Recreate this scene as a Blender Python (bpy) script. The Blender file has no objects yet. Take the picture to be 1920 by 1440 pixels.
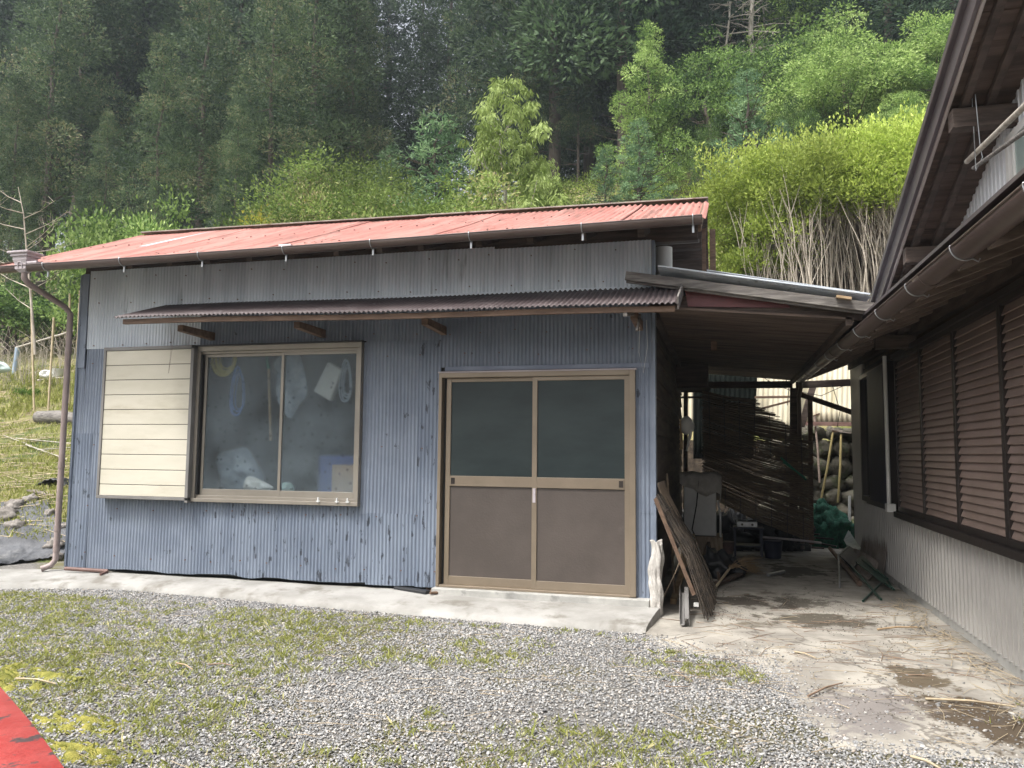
import bpy, math, random
import numpy as np
from mathutils import Vector, Matrix, noise

R = math.radians
random.seed(7); rng = np.random.default_rng(7)
S = bpy.context.scene
col = S.collection

# ------------------------------------------------------------------ camera
EYE = Vector((0, 0, 1.2)); F = 1468.65
YAW, PIT, ROL = R(15.0204), R(5.027), R(0.5634)
fw = Vector((-math.sin(YAW)*math.cos(PIT), math.cos(YAW)*math.cos(PIT), math.sin(PIT)))
rt0 = Vector((math.cos(YAW), math.sin(YAW), 0)); up0 = rt0.cross(fw)
rt = math.cos(ROL)*rt0 + math.sin(ROL)*up0
up = -math.sin(ROL)*rt0 + math.cos(ROL)*up0
cd = bpy.data.cameras.new('camera'); cam = bpy.data.objects.new('camera', cd); col.objects.link(cam)
cd.sensor_width = 36; cd.lens = 36*F/1920; cd.clip_end = 900; cd.clip_start = 0.05
m = Matrix((rt, up, -fw)).transposed().to_4x4(); m.translation = EYE
cam.matrix_world = m; S.camera = cam

def ray(px, py): return rt*(px-960)/F - up*(py-720)/F + fw
def onx(px, py, x): d = ray(px, py); return EYE + d*((x-EYE.x)/d.x)
def ony(px, py, y): d = ray(px, py); return EYE + d*((y-EYE.y)/d.y)
def onz(px, py, z): d = ray(px, py); return EYE + d*((z-EYE.z)/d.z)

# ------------------------------------------------------------------ materials
def mat(name, c1, c2=None, scale=6, rough=.8, metal=0, bump=0, bscale=None, detail=6, stretch=(1, 1, 1),
        c3=None, t3=(.62, .7), s3=3, spec=.5, mixr=(.35, .65), bdist=.01):
    M = bpy.data.materials.new(name); M.use_nodes = True
    nt = M.node_tree; N = nt.nodes; L = nt.links
    b = N['Principled BSDF']; b.inputs['Roughness'].default_value = rough; b.inputs['Metallic'].default_value = metal
    b.inputs['Specular IOR Level'].default_value = spec
    tc = N.new('ShaderNodeTexCoord'); mp = N.new('ShaderNodeMapping'); L.new(tc.outputs['Object'], mp.inputs[0])
    mp.inputs['Scale'].default_value = stretch
    def nz(s, d=detail, seed=0.):
        n = N.new('ShaderNodeTexNoise'); n.inputs['Scale'].default_value = s; n.inputs['Detail'].default_value = d
        n.inputs['Roughness'].default_value = .62
        if seed:
            m2 = N.new('ShaderNodeMapping'); m2.inputs['Location'].default_value = (seed, seed*.7, seed*1.3)
            L.new(mp.outputs[0], m2.inputs[0]); L.new(m2.outputs[0], n.inputs[0])
        else: L.new(mp.outputs[0], n.inputs[0])
        return n
    def ramp(src, a, c):
        r = N.new('ShaderNodeMapRange'); r.inputs[1].default_value = a; r.inputs[2].default_value = c
        r.interpolation_type = 'SMOOTHSTEP'
        L.new(src, r.inputs[0]); return r.outputs[0]
    out = None
    if c2 is None: b.inputs['Base Color'].default_value = (*c1, 1)
    else:
        mx = N.new('ShaderNodeMix'); mx.data_type = 'RGBA'
        mx.inputs[6].default_value = (*c1, 1); mx.inputs[7].default_value = (*c2, 1)
        L.new(ramp(nz(scale).outputs[0], *mixr), mx.inputs[0]); out = mx.outputs[2]
        if c3 is not None:
            m3 = N.new('ShaderNodeMix'); m3.data_type = 'RGBA'; L.new(out, m3.inputs[6]); m3.inputs[7].default_value = (*c3, 1)
            L.new(ramp(nz(s3, 8, 5.3).outputs[0], *t3), m3.inputs[0]); out = m3.outputs[2]
        L.new(out, b.inputs['Base Color'])
    if bump:
        bp = N.new('ShaderNodeBump'); bp.inputs['Strength'].default_value = bump; bp.inputs['Distance'].default_value = bdist
        L.new(nz(bscale or scale*4, 8, 2.1).outputs[0], bp.inputs['Height']); L.new(bp.outputs[0], b.inputs['Normal'])
    M['_out'] = 0
    return M

def leafmat(name, c1, c2, trans=.35, c3=None):
    M = bpy.data.materials.new(name); M.use_nodes = True
    nt = M.node_tree; N = nt.nodes; L = nt.links; N.remove(N['Principled BSDF'])
    at = N.new('ShaderNodeAttribute'); at.attribute_name = 'rnd'
    oi = N.new('ShaderNodeObjectInfo')
    r = N.new('ShaderNodeValToRGB'); e = r.color_ramp.elements
    e[0].color = (*c1, 1); e[1].color = (*c2, 1); e[0].position = .1; e[1].position = .85
    if c3: x = e.new(1.); x.color = (*c3, 1); e[1].position = .8
    L.new(at.outputs['Fac'], r.inputs[0])
    hv = N.new('ShaderNodeHueSaturation'); L.new(r.outputs[0], hv.inputs['Color'])
    mr = N.new('ShaderNodeMapRange'); mr.inputs[3].default_value = .72; mr.inputs[4].default_value = 1.3
    L.new(oi.outputs['Random'], mr.inputs[0]); L.new(mr.outputs[0], hv.inputs['Value'])
    d = N.new('ShaderNodeBsdfPrincipled'); d.inputs['Roughness'].default_value = .6; d.inputs['Specular IOR Level'].default_value = .25
    t = N.new('ShaderNodeBsdfTranslucent')
    mx = N.new('ShaderNodeMixShader'); mx.inputs[0].default_value = trans
    L.new(hv.outputs[0], d.inputs['Base Color']); L.new(hv.outputs[0], t.inputs[0])
    L.new(d.outputs[0], mx.inputs[1]); L.new(t.outputs[0], mx.inputs[2]); L.new(mx.outputs[0], N['Material Output'].inputs[0])
    return M

MT = {}
MT['blue'] = mat('blue_painted_tin', (.155, .185, .24), (.20, .235, .295), 2.5, .45, 0, .5, 30, c3=(.06, .07, .09), t3=(.67, .69), s3=9, stretch=(1, 1, .8), bdist=.004)
MT['blue_dark'] = mat('blue_painted_tin_worn', (.135, .165, .22), (.185, .22, .28), 3, .5, 0, .9, 22, c3=(.05, .06, .08), t3=(.6, .615), s3=17, stretch=(1, 1, .33), bdist=.006)
MT['galv'] = mat('pale_painted_tin', (.50, .55, .61), (.61, .66, .72), 1.2, .42, .05, .3, 30, c3=(.38, .42, .46), t3=(.6, .75), s3=2.5, stretch=(3, 1, .5))
MT['galv_dull'] = mat('weathered_tin', (.50, .55, .61), (.63, .68, .74), 1.6, .45, .1, .3, 30, c3=(.36, .39, .43), t3=(.58, .7), s3=3, stretch=(4, 1, .35))
MT['red_tin'] = mat('red_painted_tin', (.34, .135, .112), (.43, .21, .178), 2.5, .75, 0, .4, 20, c3=(.22, .11, .09), t3=(.5, .68), s3=5, stretch=(1.6, .22, .22))
MT['brown_tin'] = mat('brown_painted_tin', (.06, .045, .047), (.10, .08, .082), 3, .55, .1, .4, 25, c3=(.17, .15, .155), t3=(.6, .72), s3=6)
MT['gutter'] = mat('brown_gutter', (.085, .062, .055), (.11, .083, .075), 2, .35, 0, .1, 20)
MT['gutter_pale'] = mat('faded_purple_brown_plastic', (.36, .32, .34), (.45, .41, .43), 3, .45)
MT['steel'] = mat('galvanised_steel', (.36, .38, .40), (.48, .50, .52), 9, .35, .7)
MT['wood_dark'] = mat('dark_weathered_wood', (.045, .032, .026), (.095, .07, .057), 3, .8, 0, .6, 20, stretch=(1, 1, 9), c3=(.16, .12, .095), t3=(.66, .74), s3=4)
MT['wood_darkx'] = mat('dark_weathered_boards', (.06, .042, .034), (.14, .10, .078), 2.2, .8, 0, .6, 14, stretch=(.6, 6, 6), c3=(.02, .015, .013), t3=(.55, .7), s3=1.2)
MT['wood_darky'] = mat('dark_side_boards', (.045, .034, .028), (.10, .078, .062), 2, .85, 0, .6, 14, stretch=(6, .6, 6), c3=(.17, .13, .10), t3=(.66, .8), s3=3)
MT['wood_grey'] = mat('grey_weathered_wood', (.10, .092, .085), (.215, .20, .185), 5, .85, 0, .6, 20, stretch=(.7, 7, 7), c3=(.05, .045, .045), t3=(.6, .7), s3=3)
MT['wood_brown'] = mat('brown_timber', (.10, .062, .042), (.17, .11, .075), 4, .75, 0, .5, 16, stretch=(1, 5, 5))
MT['rafter'] = mat('faded_brown_rafter', (.13, .098, .08), (.21, .16, .135), 4, .75, 0, .4, 16, stretch=(1, 5, 5))
MT['wood_tan'] = mat('tan_timber', (.30, .21, .12), (.42, .31, .19), 5, .75, 0, .4, 16, stretch=(2, 2, 2))
MT['bronze'] = mat('bronze_aluminium', (.215, .175, .13), (.25, .205, .155), 2, .38, .35, .08, 30)
MT['bronze_grey'] = mat('grey_bronze_aluminium', (.235, .215, .185), (.28, .255, .22), 2, .38, .35, .08, 30)
MT['frame_grey'] = mat('grey_trim', (.16, .155, .15), (.2, .195, .19), 3, .5)
MT['cream'] = mat('cream_panel', (.50, .475, .39), (.57, .54, .455), 1.5, .5, 0, .12, 30, c3=(.42, .385, .30), t3=(.52, .8), s3=2.5, stretch=(.6, 1, 2))
MT['door_panel'] = mat('brown_door_panel', (.068, .056, .05), (.088, .073, .065), 1.3, .42, 0, .15, 60, c3=(.19, .17, .155), t3=(.56, .85), s3=1.3)
MT['screen'] = mat('dark_screened_glass', (.014, .024, .026), (.03, .044, .046), 1.1, .42, 0, .3, 160, c3=(.05, .06, .07), t3=(.6, .8), s3=1.4, stretch=(.5, 1, 1.4), spec=.35, bdist=.002)  # lighter smears are reflections painted into the pane colour
MT['black'] = mat('black_plastic', (.012, .013, .015), (.02, .021, .024), 6, .45, 0, .3, 30)
MT['tarp'] = mat('black_weed_sheet', (.045, .048, .055), (.085, .09, .10), 2.5, .6, 0, .7, 9, c3=(.16, .16, .16), t3=(.6, .75), s3=2, bdist=.03)
MT['concrete'] = mat('pale_concrete', (.235, .23, .215), (.33, .325, .31), 2.2, .9, 0, .6, 50, c3=(.16, .15, .13), t3=(.5, .72), s3=4.5, bdist=.006)
MT['footing'] = mat('grey_concrete', (.30, .30, .285), (.40, .395, .375), 5, .9, 0, .5, 40, c3=(.2, .2, .19), t3=(.55, .7), s3=4)
MT['siding'] = mat('beige_ribbed_siding', (.36, .35, .335), (.43, .42, .40), 1.2, .4, .1, .1, 30)
MT['siding_grey'] = mat('grey_ribbed_siding', (.62, .64, .68), (.7, .72, .75), 1.2, .45, .1, .1, 30)
MT['shutter'] = mat('brown_louvre', (.19, .14, .12), (.23, .17, .15), 3, .42, .1)
MT['shutter_frame'] = mat('dark_brown_aluminium', (.03, .025, .023), (.042, .034, .031), 3, .4, .3)
MT['verge'] = mat('purple_grey_metal_verge', (.10, .088, .095), (.13, .115, .12), 2, .4, .3)
MT['verge_pale'] = mat('pale_verge_trim', (.36, .32, .30), (.45, .41, .38), 3, .5)
MT['white'] = mat('white_paint', (.62, .62, .60), (.72, .72, .70), 3, .5, 0, .1, 20)
MT['white_dull'] = mat('grey_white_enamel', (.55, .56, .56), (.65, .66, .66), 3, .35)
MT['cloth'] = mat('dirty_white_cloth', (.42, .40, .37), (.52, .50, .47), 12, .9, 0, .9, 60, c3=(.2, .18, .16), t3=(.6, .75), s3=9)
MT['bark'] = mat('cedar_bark', (.08, .062, .05), (.11, .088, .072), 4, .9, 0, .8, 12, stretch=(5, 5, .6), bdist=.04)
MT['bark_pale'] = mat('pale_bark', (.30, .27, .23), (.44, .41, .36), 5, .9, 0, .6, 12, stretch=(4, 4, 1))
MT['twig'] = mat('grey_tan_stem', (.30, .26, .21), (.48, .43, .36), 3, .85)
MT['bamboo'] = mat('dry_bamboo', (.42, .34, .22), (.55, .46, .32), 4, .5)
MT['reed'] = mat('brown_reed', (.085, .058, .04), (.20, .145, .095), 10, .7, stretch=(.3, 9, 9))
MT['reed_old'] = mat('old_dark_reed', (.03, .024, .02), (.085, .066, .05), 12, .8)
MT['bark_sheet'] = mat('old_plywood', (.24, .18, .13), (.36, .285, .21), 6, .85, 0, .5, 20, stretch=(6, 6, 1))
MT['stone'] = mat('mossy_boulder', (.07, .065, .05), (.13, .12, .095), 4, .9, 0, .8, 14, c3=(.05, .06, .025), t3=(.5, .65), s3=5, bdist=.03)
MT['rock'] = mat('brown_grey_rock', (.14, .125, .115), (.26, .24, .22), 5, .9, 0, .8, 14, bdist=.03)
MT['soil'] = mat('dark_soil', (.04, .03, .022), (.085, .065, .045), 8, .95, 0, .8, 30, bdist=.03)
MT['red_paint'] = mat('worn_red_paint', (.48, .05, .045), (.58, .10, .09), 6, .5, 0, .6, 40, c3=(.13, .09, .09), t3=(.56, .62), s3=11, bdist=.004)
MT['yellow'] = mat('yellow_hose', (.55, .42, .03), (.62, .5, .06), 6, .4)
MT['blue_rope'] = mat('blue_cord', (.03, .12, .42), (.05, .17, .55), 8, .5)
MT['blue_plastic'] = mat('blue_plastic', (.02, .05, .30), (.03, .07, .36), 4, .4)
MT['green_plastic'] = mat('green_plastic', (.01, .14, .08), (.02, .2, .11), 8, .5)
MT['net'] = mat('green_net', (.006, .07, .045), (.015, .14, .085), 30, .7, 0, .9, 60, bdist=.02)
MT['green_metal'] = mat('dark_green_enamel', (.012, .045, .035), (.02, .06, .045), 8, .4)
MT['navy'] = mat('navy_plastic', (.012, .015, .035), (.02, .025, .05), 6, .5)
MT['old_handle'] = mat('dull_yellow_handle', (.19, .155, .06), (.26, .21, .09), 5, .7)
MT['card'] = mat('cardboard', (.38, .25, .15), (.44, .3, .19), 4, .85)
MT['plastic_bag'] = mat('milky_plastic', (.34, .40, .48), (.5, .56, .64), 9, .3, 0, .8, 14, bdist=.04)
MT['dull_tin'] = mat('dull_rusty_tin', (.20, .17, .15), (.31, .27, .24), 4, .6, .3, .4, 25, c3=(.10, .055, .035), t3=(.55, .7), s3=5)
MT['maroon'] = mat('maroon_board', (.10, .028, .03), (.14, .04, .042), 3, .5, 0, .2, 20)
MT['fence_pale'] = mat('pale_yellowed_sheet', (.66, .60, .44), (.76, .71, .55), 3, .5, c3=(.5, .44, .28), t3=(.55, .7), s3=2, stretch=(3, 1, .6))
MT['fence_green'] = mat('dark_green_tin', (.003, .005, .004), (.006, .008, .007), 3, .85, spec=.1)
MT['rust'] = mat('rusty_pipe', (.11, .06, .05), (.17, .10, .085), 8, .6)
MT['orange_rope'] = mat('tan_rope', (.4, .33, .24), (.5, .42, .3), 20, .8)
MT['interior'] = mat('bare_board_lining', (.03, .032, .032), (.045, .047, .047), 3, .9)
MT['straw'] = mat('dry_straw', (.30, .24, .16), (.44, .365, .25), 9, .8)
MT['dead_twig'] = mat('reddish_brown_twig', (.17, .115, .08), (.27, .195, .14), 9, .8)

MT['l_cedar'] = leafmat('cedar_foliage', (.035, .065, .034), (.125, .185, .082), .32, (.22, .21, .115))
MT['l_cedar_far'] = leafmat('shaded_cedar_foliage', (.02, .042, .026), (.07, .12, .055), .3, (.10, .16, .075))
MT['l_broad'] = leafmat('fresh_broad_leaves', (.09, .165, .04), (.33, .46, .14), .45, (.48, .6, .25))
MT['l_broad_dark'] = leafmat('dark_broad_leaves', (.04, .085, .025), (.16, .26, .07), .38, (.24, .36, .11))
MT['l_lime'] = leafmat('lime_drooping_leaves', (.18, .25, .06), (.38, .48, .16), .45, (.5, .6, .26))
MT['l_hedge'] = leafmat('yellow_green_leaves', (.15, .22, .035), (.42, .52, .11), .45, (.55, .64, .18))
MT['l_conifer'] = leafmat('blue_green_needles', (.075, .145, .075), (.2, .32, .16), .38, (.3, .43, .22))
MT['l_shrub'] = leafmat('mixed_shrub_leaves', (.08, .13, .03), (.25, .33, .09), .4, (.32, .28, .15))
MT['l_yellow'] = leafmat('yellowing_leaves', (.2, .2, .03), (.36, .33, .05), .4)
MT['l_grass'] = leafmat('grass_blades', (.17, .19, .045), (.32, .34, .10), .4, (.46, .42, .22))
MT['l_weed'] = leafmat('fresh_weed_leaves', (.09, .18, .03), (.18, .32, .05), .4)

# textured window glass
def glass_mat():
    M = bpy.data.materials.new('patterned_glass'); M.use_nodes = True
    nt = M.node_tree; N = nt.nodes; L = nt.links; b = N['Principled BSDF']
    b.inputs['Base Color'].default_value = (.80, .86, .88, 1); b.inputs['Roughness'].default_value = .23
    b.inputs['Transmission Weight'].default_value = 1.; b.inputs['IOR'].default_value = 1.3
    tc = N.new('ShaderNodeTexCoord')
    mp = N.new('ShaderNodeMapping'); mp.inputs['Scale'].default_value = (12, 12, 160); L.new(tc.outputs['Object'], mp.inputs[0])
    n = N.new('ShaderNodeTexNoise'); n.inputs['Scale'].default_value = 1.; L.new(mp.outputs[0], n.inputs[0])
    bp = N.new('ShaderNodeBump'); bp.inputs['Strength'].default_value = .5; bp.inputs['Distance'].default_value = .002
    L.new(n.outputs[0], bp.inputs['Height']); L.new(bp.outputs[0], b.inputs['Normal'])
    d = N.new('ShaderNodeBsdfDiffuse'); d.inputs[0].default_value = (.34, .42, .48, 1)
    dk = N.new('ShaderNodeBsdfDiffuse'); dk.inputs[0].default_value = (.03, .035, .04, 1)
    # dust film, uneven
    n2 = N.new('ShaderNodeTexNoise'); n2.inputs['Scale'].default_value = 1.6; n2.inputs['Detail'].default_value = 5
    L.new(tc.outputs['Object'], n2.inputs[0])
    mr = N.new('ShaderNodeMapRange'); mr.inputs[1].default_value = .35; mr.inputs[2].default_value = .7
    mr.inputs[3].default_value = .05; mr.inputs[4].default_value = .24; L.new(n2.outputs[0], mr.inputs[0])
    mx = N.new('ShaderNodeMixShader'); L.new(mr.outputs[0], mx.inputs[0]); L.new(b.outputs[0], mx.inputs[1]); L.new(d.outputs[0], mx.inputs[2])
    # small printed flower marks on the lower half
    v = N.new('ShaderNodeTexVoronoi'); v.inputs['Scale'].default_value = 8; v.inputs['Randomness'].default_value = .9
    v.voronoi_dimensions = '2D'
    sx = N.new('ShaderNodeSeparateXYZ'); L.new(tc.outputs['Object'], sx.inputs[0])
    cb = N.new('ShaderNodeCombineXYZ'); L.new(sx.outputs[0], cb.inputs[0]); L.new(sx.outputs[2], cb.inputs[1]); L.new(cb.outputs[0], v.inputs[0])
    n3 = N.new('ShaderNodeTexNoise'); n3.inputs['Scale'].default_value = 70; L.new(tc.outputs['Object'], n3.inputs[0])
    ad = N.new('ShaderNodeMath'); ad.operation = 'MULTIPLY_ADD'; ad.inputs[1].default_value = .25; L.new(n3.outputs[0], ad.inputs[0]); L.new(v.outputs[0], ad.inputs[2])
    lt = N.new('ShaderNodeMath'); lt.operation = 'LESS_THAN'; lt.inputs[1].default_value = .235; L.new(ad.outputs[0], lt.inputs[0])
    zz = N.new('ShaderNodeMapRange'); zz.inputs[1].default_value = 1.45; zz.inputs[2].default_value = 1.1; L.new(sx.outputs[2], zz.inputs[0])
    gt = N.new('ShaderNodeMath'); gt.operation = 'MULTIPLY'; L.new(lt.outputs[0], gt.inputs[0]); L.new(zz.outputs[0], gt.inputs[1])
    g2 = N.new('ShaderNodeMath'); g2.operation = 'MULTIPLY'; L.new(gt.outputs[0], g2.inputs[0]); g2.inputs[1].default_value = .16
    m2 = N.new('ShaderNodeMixShader'); L.new(g2.outputs[0], m2.inputs[0]); L.new(mx.outputs[0], m2.inputs[1]); L.new(dk.outputs[0], m2.inputs[2])
    L.new(m2.outputs[0], N['Material Output'].inputs[0])
    return M
MT['glass'] = glass_mat()
MT['dark_glass'] = mat('dark_window_glass', (.01, .012, .016), (.014, .017, .022), 2, .08, spec=.8)
MT['pale_glass'] = mat('pale_reflecting_glass', (.30, .38, .36), (.36, .44, .42), 2, .15, spec=.8)

# ------------------------------------------------------------------ mesh helpers
def tag(o, label=None, cat=None, group=None, kind=None):
    if label: o['label'] = label
    if cat: o['category'] = cat
    if group: o['group'] = group
    if kind: o['kind'] = kind
    return o
def empty(name, loc, label, cat, group=None):
    o = bpy.data.objects.new(name, None); col.objects.link(o); o.location = loc; o.empty_display_size = .2
    return tag(o, label, cat, group)
def wloc(o):
    v = Vector(o.location)
    while o.parent: o = o.parent; v += Vector(o.location)
    return v

class MB:
    def __init__(s): s.v = []; s.f = []; s.sm = []
    def add(s, vs, fs, smooth=False):
        n = len(s.v); s.v += [tuple(v) for v in vs]; s.f += [tuple(i+n for i in f) for f in fs]; s.sm += [smooth]*len(fs); return s
    def box(s, lo, hi):
        x0, y0, z0 = lo; x1, y1, z1 = hi
        return s.add([(x0,y0,z0),(x1,y0,z0),(x1,y1,z0),(x0,y1,z0),(x0,y0,z1),(x1,y0,z1),(x1,y1,z1),(x0,y1,z1)],
                     [(0,3,2,1),(4,5,6,7),(0,1,5,4),(1,2,6,5),(2,3,7,6),(3,0,4,7)])
    def bar(s, p0, p1, w, h, upv=(0, 0, 1)):
        p0 = Vector(p0); p1 = Vector(p1); d = (p1-p0).normalized(); u = Vector(upv)
        if abs(d.dot(u)) > .98: u = Vector((0, 1, 0))
        a = d.cross(u).normalized()*w/2; b = a.cross(d).normalized()*h/2
        vs = [p+q for p in (p0, p1) for q in (-a-b, a-b, a+b, -a+b)]
        return s.add(vs, [(0,1,2,3),(7,6,5,4),(0,4,5,1),(1,5,6,2),(2,6,7,3),(3,7,4,0)])
    def tube(s, pts, r, n=8, cap=True):
        pts = [Vector(p) for p in pts]; rr = r if hasattr(r, '__len__') else [r]*len(pts); vs = []
        d0 = (pts[1]-pts[0]).normalized(); u = Vector((0, 0, 1)) if abs(d0.z) < .9 else Vector((1, 0, 0)); a = d0.cross(u).normalized()
        for i, p in enumerate(pts):
            d = (pts[min(i+1, len(pts)-1)]-pts[max(i-1, 0)])
            d = d.normalized() if d.length > 1e-9 else d0
            a = (a-d*a.dot(d)).normalized(); b = d.cross(a)
            for k in range(n):
                t = 2*math.pi*k/n; vs.append(p+(a*math.cos(t)+b*math.sin(t))*rr[i])
        fs = [(i*n+k, i*n+(k+1) % n, (i+1)*n+(k+1) % n, (i+1)*n+k) for i in range(len(pts)-1) for k in range(n)]
        s.add(vs, fs, True)
        if cap:
            s.add([vs[k] for k in range(n)], [tuple(range(n))[::-1]]); s.add([vs[-n+k] for k in range(n)], [tuple(range(n))])
        return s
    def grid(s, fn, nu, nv, smooth=True):
        vs = [fn(i/nu, j/nv) for j in range(nv+1) for i in range(nu+1)]
        fs = [(j*(nu+1)+i, j*(nu+1)+i+1, (j+1)*(nu+1)+i+1, (j+1)*(nu+1)+i) for j in range(nv) for i in range(nu)]
        return s.add(vs, fs, smooth)
    def blob(s, c, r, seed=0, amp=.25, n=10, fr=1.2):
        c = Vector(c); r = Vector(r) if hasattr(r, '__len__') else Vector((r, r, r)); vs = []
        for j in range(n+1):
            th = math.pi*j/n
            for i in range(2*n):
                ph = math.pi*i/n; d = Vector((math.sin(th)*math.cos(ph), math.sin(th)*math.sin(ph), math.cos(th)))
                k = 1+amp*noise.noise(d*fr+Vector((seed*7.1, seed*3.3, seed)))
                vs.append(c+Vector((d.x*r.x, d.y*r.y, d.z*r.z))*k)
        fs = [(j*2*n+i, (j+1)*2*n+i, (j+1)*2*n+(i+1) % (2*n), j*2*n+(i+1) % (2*n)) for j in range(n) for i in range(2*n)]
        return s.add(vs, fs, True)
    def build(s, name, material, parent=None, bevel=0, origin=None, solid=0):
        base = wloc(parent) if parent else (Vector(origin) if origin else Vector((0, 0, 0)))
        me = bpy.data.meshes.new(name)
        me.from_pydata([(v[0]-base.x, v[1]-base.y, v[2]-base.z) for v in s.v], [], s.f)
        me.polygons.foreach_set('use_smooth', s.sm); me.materials.append(MT[material] if isinstance(material, str) else material)
        me.validate(); me.update()
        o = bpy.data.objects.new(name, me); col.objects.link(o)
        if parent: o.parent = parent
        else: o.location = base
        if bevel:
            b = o.modifiers.new('b', 'BEVEL'); b.width = bevel; b.segments = 2; b.limit_method = 'ANGLE'; b.angle_limit = R(40)
        if solid:
            k = o.modifiers.new('s', 'SOLIDIFY'); k.thickness = solid; k.offset = 0
        return o

def corr(mb, P, U, V, lu, lv, pitch, amp, nrm, nseg=6, nv=1, sag=None, phase=0.):
    """corrugated sheet: origin P, U axis across the waves, V along them"""
    P = Vector(P); U = Vector(U).normalized(); V = Vector(V).normalized(); nrm = Vector(nrm).normalized()
    nu = max(2, int(lu/pitch*nseg)); vs = []
    for j in range(nv+1):
        for i in range(nu+1):
            u = lu*i/nu; v = lv*j/nv
            w = amp*math.sin(2*math.pi*(u+phase)/pitch)
            q = P+U*u+V*v+nrm*w
            if sag: q = q+Vector(sag(u/lu, v/lv))
            vs.append(q)
    fs = [(j*(nu+1)+i, j*(nu+1)+i+1, (j+1)*(nu+1)+i+1, (j+1)*(nu+1)+i) for j in range(nv) for i in range(nu)]
    return mb.add(vs, fs, True)

def leaves(name, material, C, size, D=None, aspect=.35, parent=None, rnd=None, spread=.6, origin=None, link=True):
    """N small leaf quads at C (world or local), main axis D with jitter"""
    C = np.asarray(C, float); n = len(C)
    base = np.array(wloc(parent)) if parent is not None else (np.array(origin) if origin is not None else np.zeros(3))
    j = rng.normal(size=(n, 3))
    if D is None: A = j
    else: A = np.asarray(D, float); A = A/np.maximum(np.linalg.norm(A, axis=1, keepdims=True), 1e-6)+j*spread*.6
    A /= np.linalg.norm(A, axis=1, keepdims=True)
    B = np.cross(A, rng.normal(size=(n, 3))); B /= np.linalg.norm(B, axis=1, keepdims=True)
    L = (np.asarray(size)*rng.uniform(.7, 1.3, n))[:, None]
    v = np.empty((n, 4, 3)); C2 = C-base
    v[:, 0] = C2-A*L*.5; v[:, 1] = C2+B*L*.5*aspect; v[:, 2] = C2+A*L*.5; v[:, 3] = C2-B*L*.5*aspect
    me = bpy.data.meshes.new(name); me.vertices.add(4*n); me.vertices.foreach_set('co', v.ravel())
    me.loops.add(4*n); me.loops.foreach_set('vertex_index', np.arange(4*n))
    me.polygons.add(n); me.polygons.foreach_set('loop_start', np.arange(n)*4)
    me.update(calc_edges=True)
    a = me.attributes.new('rnd', 'FLOAT', 'POINT')
    rr = rng.uniform(0, 1, n) if rnd is None else np.clip(np.asarray(rnd)+rng.normal(0, .14, n), 0, 1)
    a.data.foreach_set('value', np.repeat(rr, 4)); me.materials.append(MT[material])
    o = bpy.data.objects.new(name, me)
    if link: col.objects.link(o)
    if parent is not None: o.parent = parent
    else: o.location = base
    return o

def clumps(cl, per, shell=.55, flat=.25):
    """leaf positions in clumps [(c, (rx,ry,rz), rnd)]; returns C, out-dir, rnd"""
    C = []; D = []; Q = []
    for c, r, q in cl:
        k = max(6, int(per*(r[0]*r[1]+r[0]*r[2])/2)) if per > 0 else int(-per)
        d = rng.normal(size=(k, 3)); d /= np.linalg.norm(d, axis=1, keepdims=True)
        rad = (shell+(1-shell)*rng.uniform(0, 1, (k, 1)))*(1+flat*rng.normal(size=(k, 1)))
        C.append(np.array(c)+d*rad*np.array(r)); D.append(d); Q.append(np.full(k, q))
    return np.concatenate(C), np.concatenate(D), np.concatenate(Q)

exec_order = []
# ------------------------------------------------------------------ terrain
def sst(a, b, x):
    t = min(1, max(0, (x-a)/(b-a))); return t*t*(3-2*t)
def interp(pts, v):
    if v <= pts[0][0]: return pts[0][1]
    for (a, p), (b, q) in zip(pts, pts[1:]):
        if v <= b: return p+(q-p)*(v-a)/(b-a)
    return pts[-1][1]
HB = [(13.9, -.4), (14.3, 1.35), (15, 1.9), (18, 4.6), (24, 8.2), (36, 14.3), (46, 15.2), (70, 12), (120, 8)]
HL = [(7.2, -.35), (8.2, .1), (12, 1.45), (16, 2.9), (20, 4.6), (36, 12.5), (46, 14.5), (70, 12), (120, 8)]
def hz(x, y):
    k = 1-sst(-8.0, -6.9, x) if y < 13 else 1-sst(-11.5, -8.5, x)
    h = interp(HB, y)*(1-k)+interp(HL, y)*k
    if h > -.1: h += .12*noise.noise(Vector((x*.5, y*.5, 0)))+.03*noise.noise(Vector((x*2.3, y*2.3, 3)))
    return h

gm = MB()
gm.add([(-400, -300, -.15), (400, -300, -.15), (400, 14.2, -.15), (-400, 14.2, -.15)], [(0, 1, 2, 3)])
MT['yard'] = mat('fine_grit', (.11, .105, .098), (.22, .21, .195), 38, .95, 0, 1., 120, c3=(.13, .12, .055), t3=(.48, .62), s3=1.1, bdist=.012)
tag(gm.build('ground', 'yard'), kind='structure')
hm = MB(); ys = list(np.linspace(7.1, 20, 60))+list(np.linspace(21, 60, 40))+[75, 95, 120]; xs = list(np.linspace(-110, -32, 27))+list(np.linspace(-30, 22, 130))+list(np.linspace(24, 90, 18))
vs = [(x, y, hz(x, y)) for y in ys for x in xs]; nx = len(xs)
hm.add(vs, [(j*nx+i, j*nx+i+1, (j+1)*nx+i+1, (j+1)*nx+i) for j in range(len(ys)-1) for i in range(nx-1)], True)
MT['bank'] = mat('grassy_bank', (.12, .13, .035), (.24, .21, .10), 2.2, .95, 0, 1., 26, c3=(.06, .085, .02), t3=(.5, .62), s3=1.3, bdist=.03)
tag(hm.build('hillside', 'bank'), kind='structure')

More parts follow.
